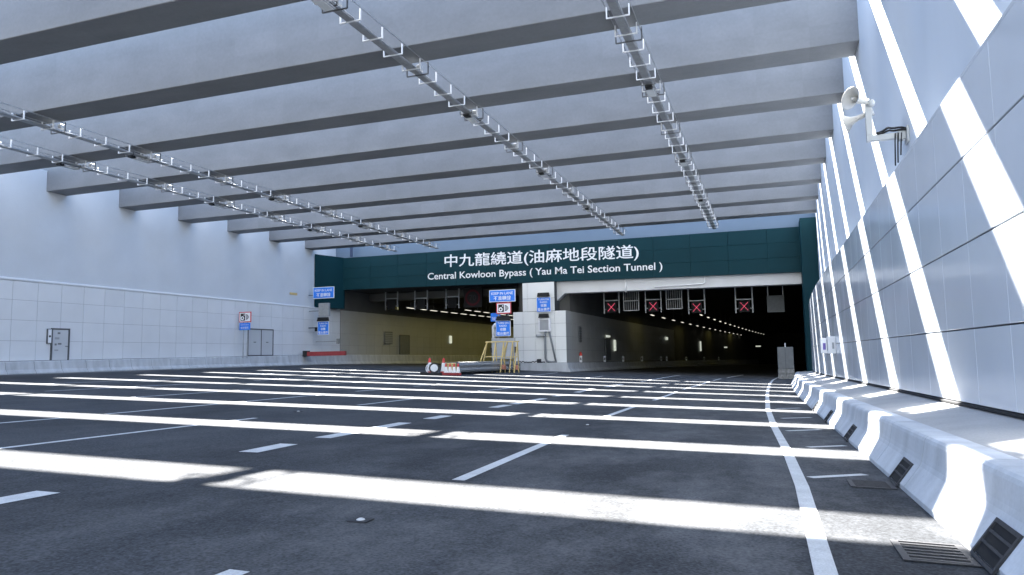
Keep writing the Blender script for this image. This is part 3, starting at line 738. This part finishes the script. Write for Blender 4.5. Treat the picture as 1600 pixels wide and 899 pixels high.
tray(TR[2], 'third cable tray from the right, right hand one of the left pair')
tray(TR[3], 'leftmost cable tray, nearest the left wall')
def luminaire(x, y, label):
    z = 10.06
    root = thing('floodlight', (x, y, z-.2), label, 'light', 'floodlights under the cable trays')
    m = MB(); m.cbox(x-.13, x+.13, y-.52, y-.24, z-.12, z-.01, .02); m.build('gear_box', 'black_plastic', root)
    m = MB(); m.cbox(x-.18, x+.18, y-.22, y+.62, z-.11, z-.03, .02); m.build('lamp_body', 'grey_paint', root)
    m = MB(); m.box(x-.15, x+.15, y-.18, y+.58, z-.122, z-.111); m.build('lens', 'lens', root)
    m = MB()
    for dy in (-.5, .55): m.bar((x-.26, y+dy, z-.02), (x+.26, y+dy, z-.02), .03); m.bar((x-.26, y+dy, z-.02), (x-.26, y+dy, z+.1), .03); m.bar((x+.26, y+dy, z-.02), (x+.26, y+dy, z+.1), .03)
    m.build('bracket', 'steel_dark', root)
names = ('rightmost cable tray', 'second cable tray from the right', 'third cable tray from the right', 'leftmost cable tray')
for i, yl in enumerate(((27.1, 38.4, 49.0), (16.5, 27.5, 38.0, 48.6), (26.9, 37.5, 48.0), (26.6, 37.2, 47.8))):
    for j, yy in enumerate(yl):
        luminaire(TR[i], yy, '%s floodlight from the camera under the %s' % (('nearest', 'second', 'third', 'fourth')[j], names[i]))

# ------------------------------------------------------------------ horn loudspeakers on the right wall
hs = thing('horn_loudspeaker', (XU, 19.2, 5.1), 'pair of cream horn loudspeakers on a bent arm fixed to the right wall', 'loudspeaker')
AX = 2.55; AY = 19.2; AZ = 5.12
m = MB(); m.cbox(AX-.07, XU, AY-.07, AY+.07, AZ-.07, AZ+.07, .01); m.cbox(AX-.07, AX+.07, AY-.072, AY+.072, AZ+.07, AZ+.95, .01); m.build('arm', 'galv_matte', hs)
m = MB(); m.cbox(XU-.05, XU, AY-.2, AY+.2, AZ-.2, AZ+.2, .01); m.cbox(XU-.22, XU-.05, AY-.1, AY+.1, AZ-.12, AZ+.12, .02); m.build('wall_plate', 'galv_matte', hs)
def horn(base, axis, nm='horn'):
    pr = [(a_*.88, b_*.88) for a_, b_ in [(.0, 0), (.06, 0), (.07, .12), (.075, .24), (.10, .36), (.16, .48), (.25, .57), (.315, .60), (.32, .60), (.31, .595), (.235, .545), (.14, .44), (.08, .33), (.05, .26), (.0, .26)]]
    m = MB(); m.lathe(pr, base, axis, 28); m.smooth = True; h = m.build(nm, 'horn_cream', hs)
    m = MB(); a = Vector(axis).normalized(); m.lathe([(0, -.16), (.09, -.16), (.10, -.13), (.10, -.02), (.06, .0), (0, 0)], base, axis, 20); m.smooth = True; m.build('driver', 'galv_matte', h)
    m = MB(); b = Vector(base)+a*.40; m.lathe([(0, .09), (.04, .07), (.06, .0), (.05, -.08), (0, -.1)], b, axis, 16); m.smooth = True; m.build('inner_cone', 'horn_cream', h)
horn((AX-.02, AY-.10, AZ+.88), (-.75, -.62, .10))
horn((AX-.02, AY+.12, AZ+.66), (-.95, .25, -.28))
m = MB(); m.bar((AX, AY-.1, AZ+.85), (AX, AY+.12, AZ+.68), .06); m.build('yoke', 'steel_dark', hs)
m = MB()
pts = [(AX+.15+.7*t+.03*math.sin(9*t), AY-.06+.05*math.sin(14*t), AZ+.10+.10*math.sin(math.pi*t)) for t in np.linspace(0, 1, 14)]
m.tube(pts, .022, 7); m.tube([(p[0], p[1]+.06, p[2]+.03) for p in pts], .018, 7)
m.tube([(p[0]*1.0+.02, p[1]-.03, AZ+.08+.05*math.sin(math.pi*i/13)) for i, p in enumerate(pts)], .025, 7)
for dx, ln in ((0, .75), (.06, .68), (.13, .5)):
    m.tube([(XU-.28+dx, AY-.09, AZ+.05), (XU-.30+dx, AY-.10, AZ-.15), (XU-.33+dx, AY-.12, AZ-ln)], .016, 7)
m.smooth = True; m.build('cable', 'black_plastic', hs)

# emergency telephone boxes on the right cladding
for y, lab, pur in ((31.9, 'white equipment box on the right wall, nearer of two', False), (36.0, 'white box with a purple label on the right wall, farther of two', True)):
    root = thing('wall_box', (XQ, y, -.1), lab, 'box'); dx = cxr(y)
    m = MB(); m.cbox(XQ-.30+dx, XQ-.002+dx, y-.28, y+.28, -.14, .55, .02); m.build('case', 'box_white', root)
    m = MB(); m.box(XQ-.306+dx, XQ-.302+dx, y-.2, y+.2, -.02, .42); m.build('door_panel', 'grey_paint' if not pur else 'box_white', root)
    m = MB()
    if pur: m.box(XQ-.22+dx, XQ-.10+dx, y-.284, y-.281, .02, .32); m.build('label_plate', 'box_purple', root)
    else: m.box(XQ-.14+dx, XQ-.07+dx, y-.284, y-.281, .05, .30); m.build('label_plate', 'grey_paint', root)
# grey cabinet on a stone base at the end of the right barrier
cb = thing('equipment_cabinet', (1.15, 61.6, -2.2), 'tall grey equipment cabinet on a rough block base at the right tunnel mouth', 'cabinet')
m = MB(); m.cbox(.60, 1.78, 61.4, 62.3, -1.42, .30, .02); m.build('body', 'grey_dark', cb)
m = MB()
for i in range(2):
    for j in range(2): m.cbox(.58+.61*i, 1.18+.61*i, 61.3, 62.4, -2.24+.41*j, -1.84+.41*j, .03)
m.build('base', 'stone_base', cb)
m = MB(); m.box(1.16, 1.175, 61.392, 61.399, -1.35, .22); m.build('door_seam', 'black_plastic', cb)
m = MB(); m.tube([(1.2, 61.7, .3), (1.2, 61.7, .62)], .05); m.build('antenna', 'box_white', cb)

# ------------------------------------------------------------------ left wall fittings
d = thing('door', (XL, 32.9, .1), 'single grey service door with small notices in the left wall', 'door')
m = MB(); m.cbox(XL+.006, XL+.05, 32.4, 33.45, .15, 2.02, .008); m.build('leaf', 'door_grey', d)
m = MB(); m.box(XL+.005, XL+.07, 32.30, 32.40, .12, 2.11); m.box(XL+.005, XL+.07, 33.45, 33.55, .12, 2.11); m.box(XL+.005, XL+.07, 32.40, 33.45, 2.02, 2.11); m.build('frame', 'steel_dark', d)
m = MB(); m.box(XL+.052, XL+.056, 32.72, 32.90, 1.75, 1.86); m.box(XL+.052, XL+.056, 32.55, 32.68, 1.05, 1.17); m.box(XL+.052, XL+.056, 32.76, 33.0, 1.10, 1.20); m.build('notice', 'grey_dark', d)
m = MB(); m.box(XL+.052, XL+.056, 32.55, 32.85, 1.42, 1.55); m.box(XL+.052, XL+.056, 32.55, 32.8, .72, .80); m.build('notice', 'grey_paint', d)
m = MB(); m.bar((XL+.1, 33.25, 1.0), (XL+.1, 33.40, 1.0), .04); m.bar((XL+.05, 33.38, 1.0), (XL+.1, 33.38, 1.0), .04); m.build('handle', 'steel_dark', d)
s = thing('door_sign', (XL, 32.15, 1.2), 'upright white oval sign plate beside the single door on the left wall', 'sign')
m = MB(); m.cbox(XL+.004, XL+.12, 32.02, 32.28, 1.15, 2.06, .01); m.build('case', 'steel_dark', s)
m = MB(); m.box(XL+.122, XL+.126, 32.05, 32.26, 1.2, 2.02); m.build('face', 'sign_white', s)
m = MB(); m.disc((XL+.128, 32.16, 1.6), .07, 'x', 14); m.build('symbol', 'sign_black', s)
d = thing('double_door', (XL, 51.7, .25), 'pale double service door with dark frame in the left wall', 'door')
for a, b in ((50.12, 51.72), (51.80, 53.28)):
    m = MB(); m.cbox(XL+.006, XL+.05, a, b, .38, 2.52, .008); lf = m.build('leaf', 'door_grey', d)
    m = MB(); m.box(XL+.052, XL+.056, (a+b)/2-.16, (a+b)/2+.16, 1.42, 1.50); m.build('notice', 'grey_dark', lf)
m = MB(); m.box(XL+.005, XL+.07, 50.02, 50.12, .3, 2.62); m.box(XL+.005, XL+.07, 53.28, 53.38, .3, 2.62); m.box(XL+.005, XL+.07, 50.12, 53.28, 2.52, 2.62); m.box(XL+.005, XL+.065, 51.72, 51.80, .3, 2.52)
m.box(XL+.005, XL+.07, 50.12, 53.28, .28, .37); m.build('frame', 'steel_dark', d)
m = MB(); m.cbox(XL-.098, XL-.05, 55.8, 56.9, 5.9, 6.12, .01); tag(m.build('wall_plaque', 'yellow_paint'), 'small yellow plaque high on the left wall near the portal', 'plaque')

def camera_face(root, cx, yf, cz, w, h):
    """speed camera pictogram on a white plate, facing -y"""
    m = MB(); m.cbox(cx-w/2, cx+w/2, yf, yf+.05, cz-h/2, cz+h/2, .01); m.build('plate', 'sign_red', root)
    b = .06*w
    m = MB(); m.box(cx-w/2+b, cx+w/2-b, yf-.006, yf-.002, cz-h/2+b, cz+h/2-b); f = m.build('face', 'sign_white', root)
    m = MB(); m.box(cx-w*.36, cx+.02*w, yf-.012, yf-.008, cz-h*.34, cz+h*.34); m.build('camera_body', 'sign_black', f)
    m = MB(); m.disc((cx-w*.2, yf-.016, cz-h*.10), h*.19, 'y', 24, h*.09); m.build('camera_lens', 'sign_white', f)
    m = MB(); m.disc((cx-.06*w, yf-.016, cz+h*.2), h*.06, 'y', 14); m.build('camera_flash', 'sign_white', f)
    m = MB(); T = np.linspace(-math.pi/2, math.pi/2, 12)
    m.add([(cx+.08*w+.24*w*math.cos(t), yf-.012, cz+.26*h*math.sin(t)) for t in T], [tuple(range(12))]); m.build('camera_beam', 'sign_black', f)
    m = MB()
    for k in range(4): m.box(cx+.09*w+.055*w*k, cx+.11*w+.055*w*k, yf-.018, yf-.014, cz-.2*h+.02*h*k, cz+.2*h-.02*h*k)
    m.build('camera_rays', 'sign_white', f)
cs = thing('camera_sign', (-40.6, 48.8, -.1), 'white speed camera sign above a small blue plate on posts by the left wall', 'sign')
camera_face(cs, -40.55, 48.7, 3.48, 1.22, .86)
m = MB(); m.cbox(-41.1, -40.02, 48.7, 48.74, 2.42, 3.0, .01); m.build('subplate', 'sign_blue', cs)
lettering('lettering', 'Speed Camera', cs, (-40.56, 48.69, 2.84), 'sign_white', w=.8)
lettering('lettering', '偵速攝影', cs, (-40.56, 48.69, 2.60), 'sign_white', w=.8)
m = MB()
for x in (-40.75, -40.35): m.tube([(x, 48.8, .1), (x, 48.8, 3.6)], .04, 8)
m.build('post', 'galv', cs)

def keep_lane(root, cx, yf, cz, w, h, tilt=0):
    m = MB(); m.cbox(cx-w/2, cx+w/2, yf, yf+.06, cz-h/2, cz+h/2, .02); m.build('plate', 'sign_white', root)
    m = MB(); m.box(cx-w/2+.06, cx+w/2-.06, yf-.008, yf-.003, cz-h/2+.06, cz+h/2-.06); f = m.build('face', 'sign_blue', root)
    lettering('lettering', 'KEEP IN LANE', f, (cx, yf-.014, cz+h*.21), 'sign_white', w=w*.82, bold=.01)
    lettering('lettering', '不准轉線', f, (cx, yf-.014, cz-h*.18), 'sign_white', w=w*.66, bold=.01)
def radio_sign(root, cx, yf, cz, w, h):
    m = MB(); m.cbox(cx-w/2, cx+w/2, yf, yf+.06, cz-h/2, cz+h/2, .02); m.build('plate', 'sign_white', root)
    m = MB(); m.box(cx-w/2+.05, cx+w/2-.05, yf-.008, yf-.003, cz-h/2+.05, cz+h/2-.05); f = m.build('face', 'sign_blue', root)
    for body, dz, ww in (('TURN ON', .34, .74), ('RADIO', .16, .5), ('收聽', -.06, .40), ('電台廣播', -.32, .82)):
        lettering('lettering', body, f, (cx, yf-.014, cz+h*dz), 'sign_white', w=w*ww, bold=.01)
def sign_lamp(root, cx, yf, z, w):
    m = MB(); m.add([(cx-w/2, yf-.18, z), (cx+w/2, yf-.18, z), (cx+w/2, yf+.1, z), (cx-w/2, yf+.1, z), (cx-w*.44, yf-.16, z+.36), (cx+w*.44, yf-.16, z+.36), (cx+w*.44, yf+.1, z+.36), (cx-w*.44, yf+.1, z+.36)],
                     [(0,3,2,1),(4,5,6,7),(0,1,5,4),(1,2,6,5),(2,3,7,6),(3,0,4,7)]); m.build('sign_lamp', 'black_plastic', root)
Y1 = 58.5
# left sign gantry
g = thing('lane_sign', (-39.7, Y1, 5.6), 'blue KEEP IN LANE sign on the left wall below the green corner', 'sign'); keep_lane(g, -39.66, Y1, 6.2, 2.35, 1.1)
m = MB(); m.bar((-41.4, Y1+.12, 6.0), (-38.6, Y1+.12, 6.0), .06); m.build('bracket', 'steel_dark', g)
g = thing('louvre_box', (-39.65, Y1, 3.8), 'grey ribbed box under the left KEEP IN LANE sign', 'box')
m = MB(); m.cbox(-40.2, -39.1, Y1, Y1+.3, 3.95, 5.22, .02); m.build('case', 'grey_paint', g)
for i in range(7):
    m = MB(); m.box(-40.1+.145*i, -40.03+.145*i, Y1-.03, Y1-.002, 4.05, 5.12); m.build('rib', 'galv', g)
m = MB(); m.bar((-41.4, Y1+.2, 4.5), (-40.1, Y1+.2, 4.5), .06); m.build('bracket', 'steel_dark', g)
g = thing('radio_sign', (-39.65, Y1, 2.2), 'blue radio notice with a black lamp hood on the left wall', 'sign'); radio_sign(g, -39.66, Y1, 2.84, 1.26, 1.3); sign_lamp(g, -39.66, Y1, 3.5, 1.2)
m = MB(); m.bar((-41.4, Y1+.15, 2.9), (-39.2, Y1+.15, 2.9), .06); m.cbox(-40.62, -40.32, Y1, Y1+.2, 2.55, 2.95, .02); m.build('bracket', 'black_plastic', g)
m = MB(); m.cbox(-38.95, -38.65, 59.6, 59.75, 1.35, 1.85, .02); m.bar((-41.3, 59.7, 1.6), (-38.9, 59.7, 1.6), .05); tag(m.build('control_box', 'grey_dark'), 'small dark box on a bracket right of the left radio notice', 'box')
g = thing('boom_barrier', (-38.5, 57, -.5), 'long red drop arm lying along the left barrier', 'barrier arm')
m = MB(); m.bar((-40.5, 57.3, .42), (-37.1, 58.4, .44), .40, .40); m.build('arm', 'red_paint', g)
m = MB(); m.cbox(-40.95, -40.45, 57.1, 57.6, .2, .72, .02); m.build('hinge_box', 'rubber', g)
# middle group of signs in front of the pillar
g = thing('lane_sign', (-21.5, Y1, 1.5), 'blue KEEP IN LANE sign left of the pillar above a camera sign', 'sign'); keep_lane(g, -21.58, Y1, 5.13, 2.42, 1.06)
m = MB()
for x in (-22.0, -21.1): m.tube([(x, Y1+.16, -1.5), (x, Y1+.16, 5.5)], .06, 8)
m.build('post', 'galv', g)
g = thing('camera_sign', (-21.4, Y1-.1, 3.6), 'red framed speed camera sign left of the pillar', 'sign'); camera_face(g, -21.42, Y1-.1, 4.05, 1.36, .96)
g = thing('radio_sign', (-21.5, Y1-.1, 1.6), 'blue radio notice left of the pillar, below the camera sign', 'sign'); radio_sign(g, -21.5, Y1-.1, 2.31, 1.36, 1.36); sign_lamp(g, -21.45, Y1-.1, 3.0, 1.3)
g = thing('small_blue_sign', (-22.8, 60, 3.1), 'small blue notice behind the camera sign left of the pillar', 'sign')
m = MB(); m.cbox(-23.25, -22.35, 60, 60.05, 3.0, 3.75, .01); m.build('plate', 'sign_blue', g)
lettering('lettering', '隧道', g, (-22.8, 59.99, 3.25), 'sign_white', w=.6)
m = MB(); m.tube([(-22.6, 60.1, -1.5), (-22.6, 60.1, 3.6)], .06, 8); m.build('post', 'galv', g)
g = thing('bent_duct', (-22.5, 59.4, 1.5), 'white bent vent pipe beside the middle radio notice', 'pipe')
m = MB(); m.tube([(-22.75, 59.4, -1.4), (-22.75, 59.4, 2.2), (-22.72, 59.3, 2.5), (-22.5, 59.2, 2.68), (-22.25, 59.15, 2.7)], .16, 12); m.smooth = True; m.build('pipe', 'galv_white', g)
g = thing('screen_board', (-21.35, 58, -.3), 'grey metal board in front of the pillar behind yellow trestles', 'board')
m = MB(); m.cbox(-22.42, -20.3, 58.0, 58.12, -.32, 1.46, .015); m.build('sheet', 'grey_paint', g)
m = MB()
for x in (-22.2, -20.5): m.bar((x, 58.2, -1.5), (x, 58.2, 1.3), .08)
m.build('leg', 'steel_dark', g)
m = MB(); m.cbox(-22.52, -22.40, 57.95, 58.05, .25, .65, .01); m.cbox(-20.34, -20.20, 57.95, 58.05, .2, .72, .01); m.build('hinge', 'rubber', g)
# pillar signs
Y2 = 62.2
g = thing('radio_sign', (-19, Y2, 3.7), 'blue radio notice with black hood on the pale pillar', 'sign'); radio_sign(g, -18.97, Y2, 4.5, 1.36, 1.36); sign_lamp(g, -18.97, Y2, 5.2, 1.15)
m = MB(); m.bar((-18.97, Y2+.06, 4.5), (-18.97, Y2+.3, 4.5), .1); m.build('bracket', 'steel_dark', g)
g = thing('louvre_box', (-19, Y2, 2), 'grey framed box on a slanted pole below the pillar notice', 'box')
m = MB(); m.cbox(-19.5, -18.4, Y2, Y2+.22, 2.05, 3.28, .02); m.build('case', 'box_white', g)
m = MB(); m.box(-19.38, -18.56, Y2-.008, Y2-.002, 2.2, 3.14); m.build('face', 'grey_paint', g)
sign_lamp(g, -18.98, Y2, 3.30, .95)
m = MB(); m.tube([(-18.95, Y2+.1, 2.05), (-18.92, Y2+.1, -.35), (-18.8, Y2+.1, -.6), (-18.4, Y2+.1, -.68), (-17.9, Y2+.1, -.69)], .10, 10); m.tube([(-18.55, Y2+.12, 2.1), (-17.98, Y2+.12, -.62)], .08, 10); m.smooth = True; m.build('pole', 'grey_dark', g)
m = MB(); m.cbox(-19.75, -18.9, Y2-.05, Y2+.2, 1.68, 1.82, .01); m.build('side_lamp', 'galv', g)
g = thing('cable_bundle', (-20.4, 62.0, -.72), 'dark loose cables and fittings lying on the pillar barrier', 'cables')
m = MB()
for i in range(9):
    x = -21.8+.32*i; m.tube([(x, 62.05+.05*math.sin(i*2.1), -.66), (x+.18, 62.0, -.60+.05*math.sin(i*1.3)), (x+.36, 62.05, -.66)], .05, 7)
m.build('cable', 'rubber', g)
m = MB(); m.cbox(-19.65, -19.3, 62.0, 62.25, -.72, -.38, .02); m.build('socket_box', 'rubber', g)

# ------------------------------------------------------------------ crash cushion, cones, trestles
zc = zroad(-21, 50)
g = thing('crash_cushion', (-21.2, 50, zc), 'long corrugated steel crash cushion leading to the middle pillar', 'crash cushion')
def cush(y): t = (y-46.6)/(57.6-46.6); return -21.25+t*.6, .5+t*.38
for i in range(5):
    ya, yb = 46.8+2.15*i, 46.8+2.15*(i+1)+.12
    for s in (-1, 1):
        vs = []; n = 0; zs = [.14, .24, .30, .40, .46, .56, .62, .72, .78]; of = [0, .07, .07, 0, 0, .07, .07, 0, 0]
        for yy, ex in ((ya, .02), (yb, 0)):
            c_, hw_ = cush(yy)
            for z_, o_ in zip(zs, of): vs.append((c_+s*(hw_+o_+ex), yy, zroad(c_, yy)+z_*1.08))
            for z_, o_ in zip(zs, of): vs.append((c_+s*(hw_+o_+ex-.02), yy, zroad(c_, yy)+z_*1.08))
        n = len(zs); N2 = 2*n; f = []
        for j in range(n-1): f += [(j, j+1, N2+j+1, N2+j), (n+j, N2+n+j, N2+n+j+1, n+j+1)]
        f += [(0, N2, N2+n, n), (n-1, 2*n-1, N2+2*n-1, N2+n-1)]
        m = MB(); m.add(vs, f); m.build('side_rail', 'galv', g)
m = MB()
for i in range(6):
    yy = 46.9+2.15*i; c_, hw_ = cush(yy); z = zroad(c_, yy); m.box(c_-hw_+.0, c_+hw_-.0, yy, yy+.06, z+.06, z+.82)
m.build('diaphragm', 'steel_dark', g)
m = MB(); m.add([p for yy in (46.9, 52, 57.6) for p in ((cush(yy)[0]-cush(yy)[1], yy, zroad(-21, yy)+.86), (cush(yy)[0]+cush(yy)[1], yy, zroad(-21, yy)+.86))], [(0, 1, 3, 2), (2, 3, 5, 4)]); m.build('cover', 'galv_white', g)
m = MB(); c_, hw_ = cush(46.7); m.cbox(c_-hw_, c_+hw_, 46.35, 46.85, zc+.1, zc+.84, .06); m.build('nose', 'yellow_paint', g)
def cone(x, y, label, h=1.0, s=1.0):
    z = zroad(x, y)
    root = thing('traffic_cone', (x, y, z), label, 'traffic cone', 'traffic cones round the crash cushion')
    m = MB(); m.cbox(x-.24*s, x+.24*s, y-.24*s, y+.24*s, z+.01, z+.08, .02); m.build('base', 'rubber', root)
    def r(t): return (.21-.155*t)*s
    for nm, a, b, mm in (('cone_foot', .08, .22, 'cone_orange'), ('reflective_sleeve', .22, .72, 'cone_white'), ('cone_top', .72, 1.0, 'cone_orange')):
        m = MB(); m.lathe([(r(a)+.002*(mm == 'cone_white'), a*h), (r(b)+.002*(mm == 'cone_white'), b*h)]+([(0, b*h)] if b == 1.0 else []), (x, y, z), (0, 0, 1), 18); m.smooth = True; m.build(nm, mm, root)
cone(-22.25, 45.6, 'leftmost traffic cone at the nose of the crash cushion', 1.15, 1.2)
cone(-21.35, 45.95, 'tall traffic cone right behind the round white sign', 1.15, 1.2)
for i, (x, y) in enumerate(((-21.02, 45.6), (-20.78, 45.75), (-20.54, 45.9), (-20.30, 46.05))):
    cone(x, y, '%s in the row of four short cones beside the crash cushion' % ('leftmost cone', 'second cone', 'third cone', 'rightmost cone')[i], .8, .85)
x, y = -21.72, 45.2; z = zroad(x, y)
g = thing('keep_sign', (x, y, z), 'round white sign with dark ring on a low stand before the crash cushion', 'sign')
m = MB(); m.lathe([(0, 0), (.25, 0), (.25, .04), (0, .04)], (x, y, z+.48), (.35, -.93, 0), 28); m.build('disc', 'sign_white', g)
m = MB(); m.lathe([(.26, -.01), (.36, -.01), (.36, .05), (.26, .05), (.26, -.01)], (x, y, z+.48), (.35, -.93, 0), 28); m.build('ring', 'sign_black', g)
m = MB(); m.cbox(x-.5, x+.5, y-.12, y+.12, z+.005, z+.10, .02); m.bar((x, y+.03, z+.1), (x, y+.03, z+.2), .08); m.build('stand', 'rubber', g)
for i, dx in enumerate((-.42, -.28)):
    m = MB(); m.lathe([(.30, -.03), (.36, -.03), (.36, .03), (.30, .018), (.30, -.03)], (x+dx*.9, y+.25+.1*i, z+.44), (.5, -.86, 0), 24)
    tag(m.build('hoop', 'sign_white'), 'white hoop leaning %s the round sign by the crash cushion' % ('farther left of', 'just left of')[i], 'hoop')
for i, (xa, ya, xb, yb) in enumerate(((-22.6, 45.0, -21.1, 45.05), (-21.15, 45.25, -20.0, 45.85))):
    za, zb = zroad(xa, ya), zroad(xb, yb); m = MB(); m.bar((xa, ya, za+.09), (xb, yb, zb+.09), .34, .17)
    tag(m.build('kerb_block', 'rubber' if i == 0 else 'red_paint'), ('long black rubber kerb under the round sign and leftmost cone', 'long red kerb under the row of four short cones')[i], 'kerb')
def trestle(x0, x1, y, label):
    z = zroad((x0+x1)/2, y); root = thing('trestle', ((x0+x1)/2, y, z), label, 'trestle', 'yellow trestles in front of the pillar'); zt = 1.12-.04
    for x in (x0+.15, (x0+x1)/2+.02, x1-.15):
        for s, sp in ((-1, .55), (1, .55)):
            m = MB(); m.tube([(x, y, zt), (x-.22*(1 if x < (x0+x1)/2 else -1)*0+ (-.75 if x < (x0+x1)/2 else -.12), y+s*sp, zroad(x, y+s*sp)+.0)], .05, 8); m.build('leg', 'yellow_paint', root)
    m = MB(); m.tube([(x0, y, zt), (x1, y, zt)], .05, 8); m.build('top_rail', 'yellow_paint', root)
    m = MB(); m.tube([(x0+.1, y-.25, z+1.25), (x1-.1, y-.25, z+1.25)], .035, 8); m.build('lower_rail', 'yellow_paint', root)
    for x in (x0+.15, x1-.15):
        m = MB(); m.cbox(x-.1-.17*(x < (x0+x1)/2), x+.12-.17*(x < (x0+x1)/2), y-.32, y-.26, z+.25, z+.60, .01); m.build('reflective_band', 'band_pink', root)
trestle(-21.4, -19.7, 54.0, 'yellow trestle before the grey board, left of the pair')
trestle(-19.9, -18.75, 54.6, 'yellow trestle before the grey board, right of the pair')

# ------------------------------------------------------------------ road studs
for (x, y, lab) in ((-3.17, 5.22, 'reflective road stud in the dark foreground lane'), (-11.0, 15.2, 'small road stud on the left of the road between two sun stripes'), (-3.62, 14.8, 'small road stud on the right lane line beyond the solid mark')):
    z = zroad(x, y); g = thing('road_stud', (x, y, z), lab, 'road stud')
    m = MB(); m.lathe([(0, .022), (.018, .020), (.032, .013), (.038, .005), (.039, .0)], (x, y, z+.002), (0, 0, 1), 18); m.smooth = True; m.build('dome', 'paint_white', g)
    m = MB(); m.cbox(x-.085, x+.085, y-.075, y+.075, z+.001, z+.010, .003); m.build('foot', 'rubber', g)
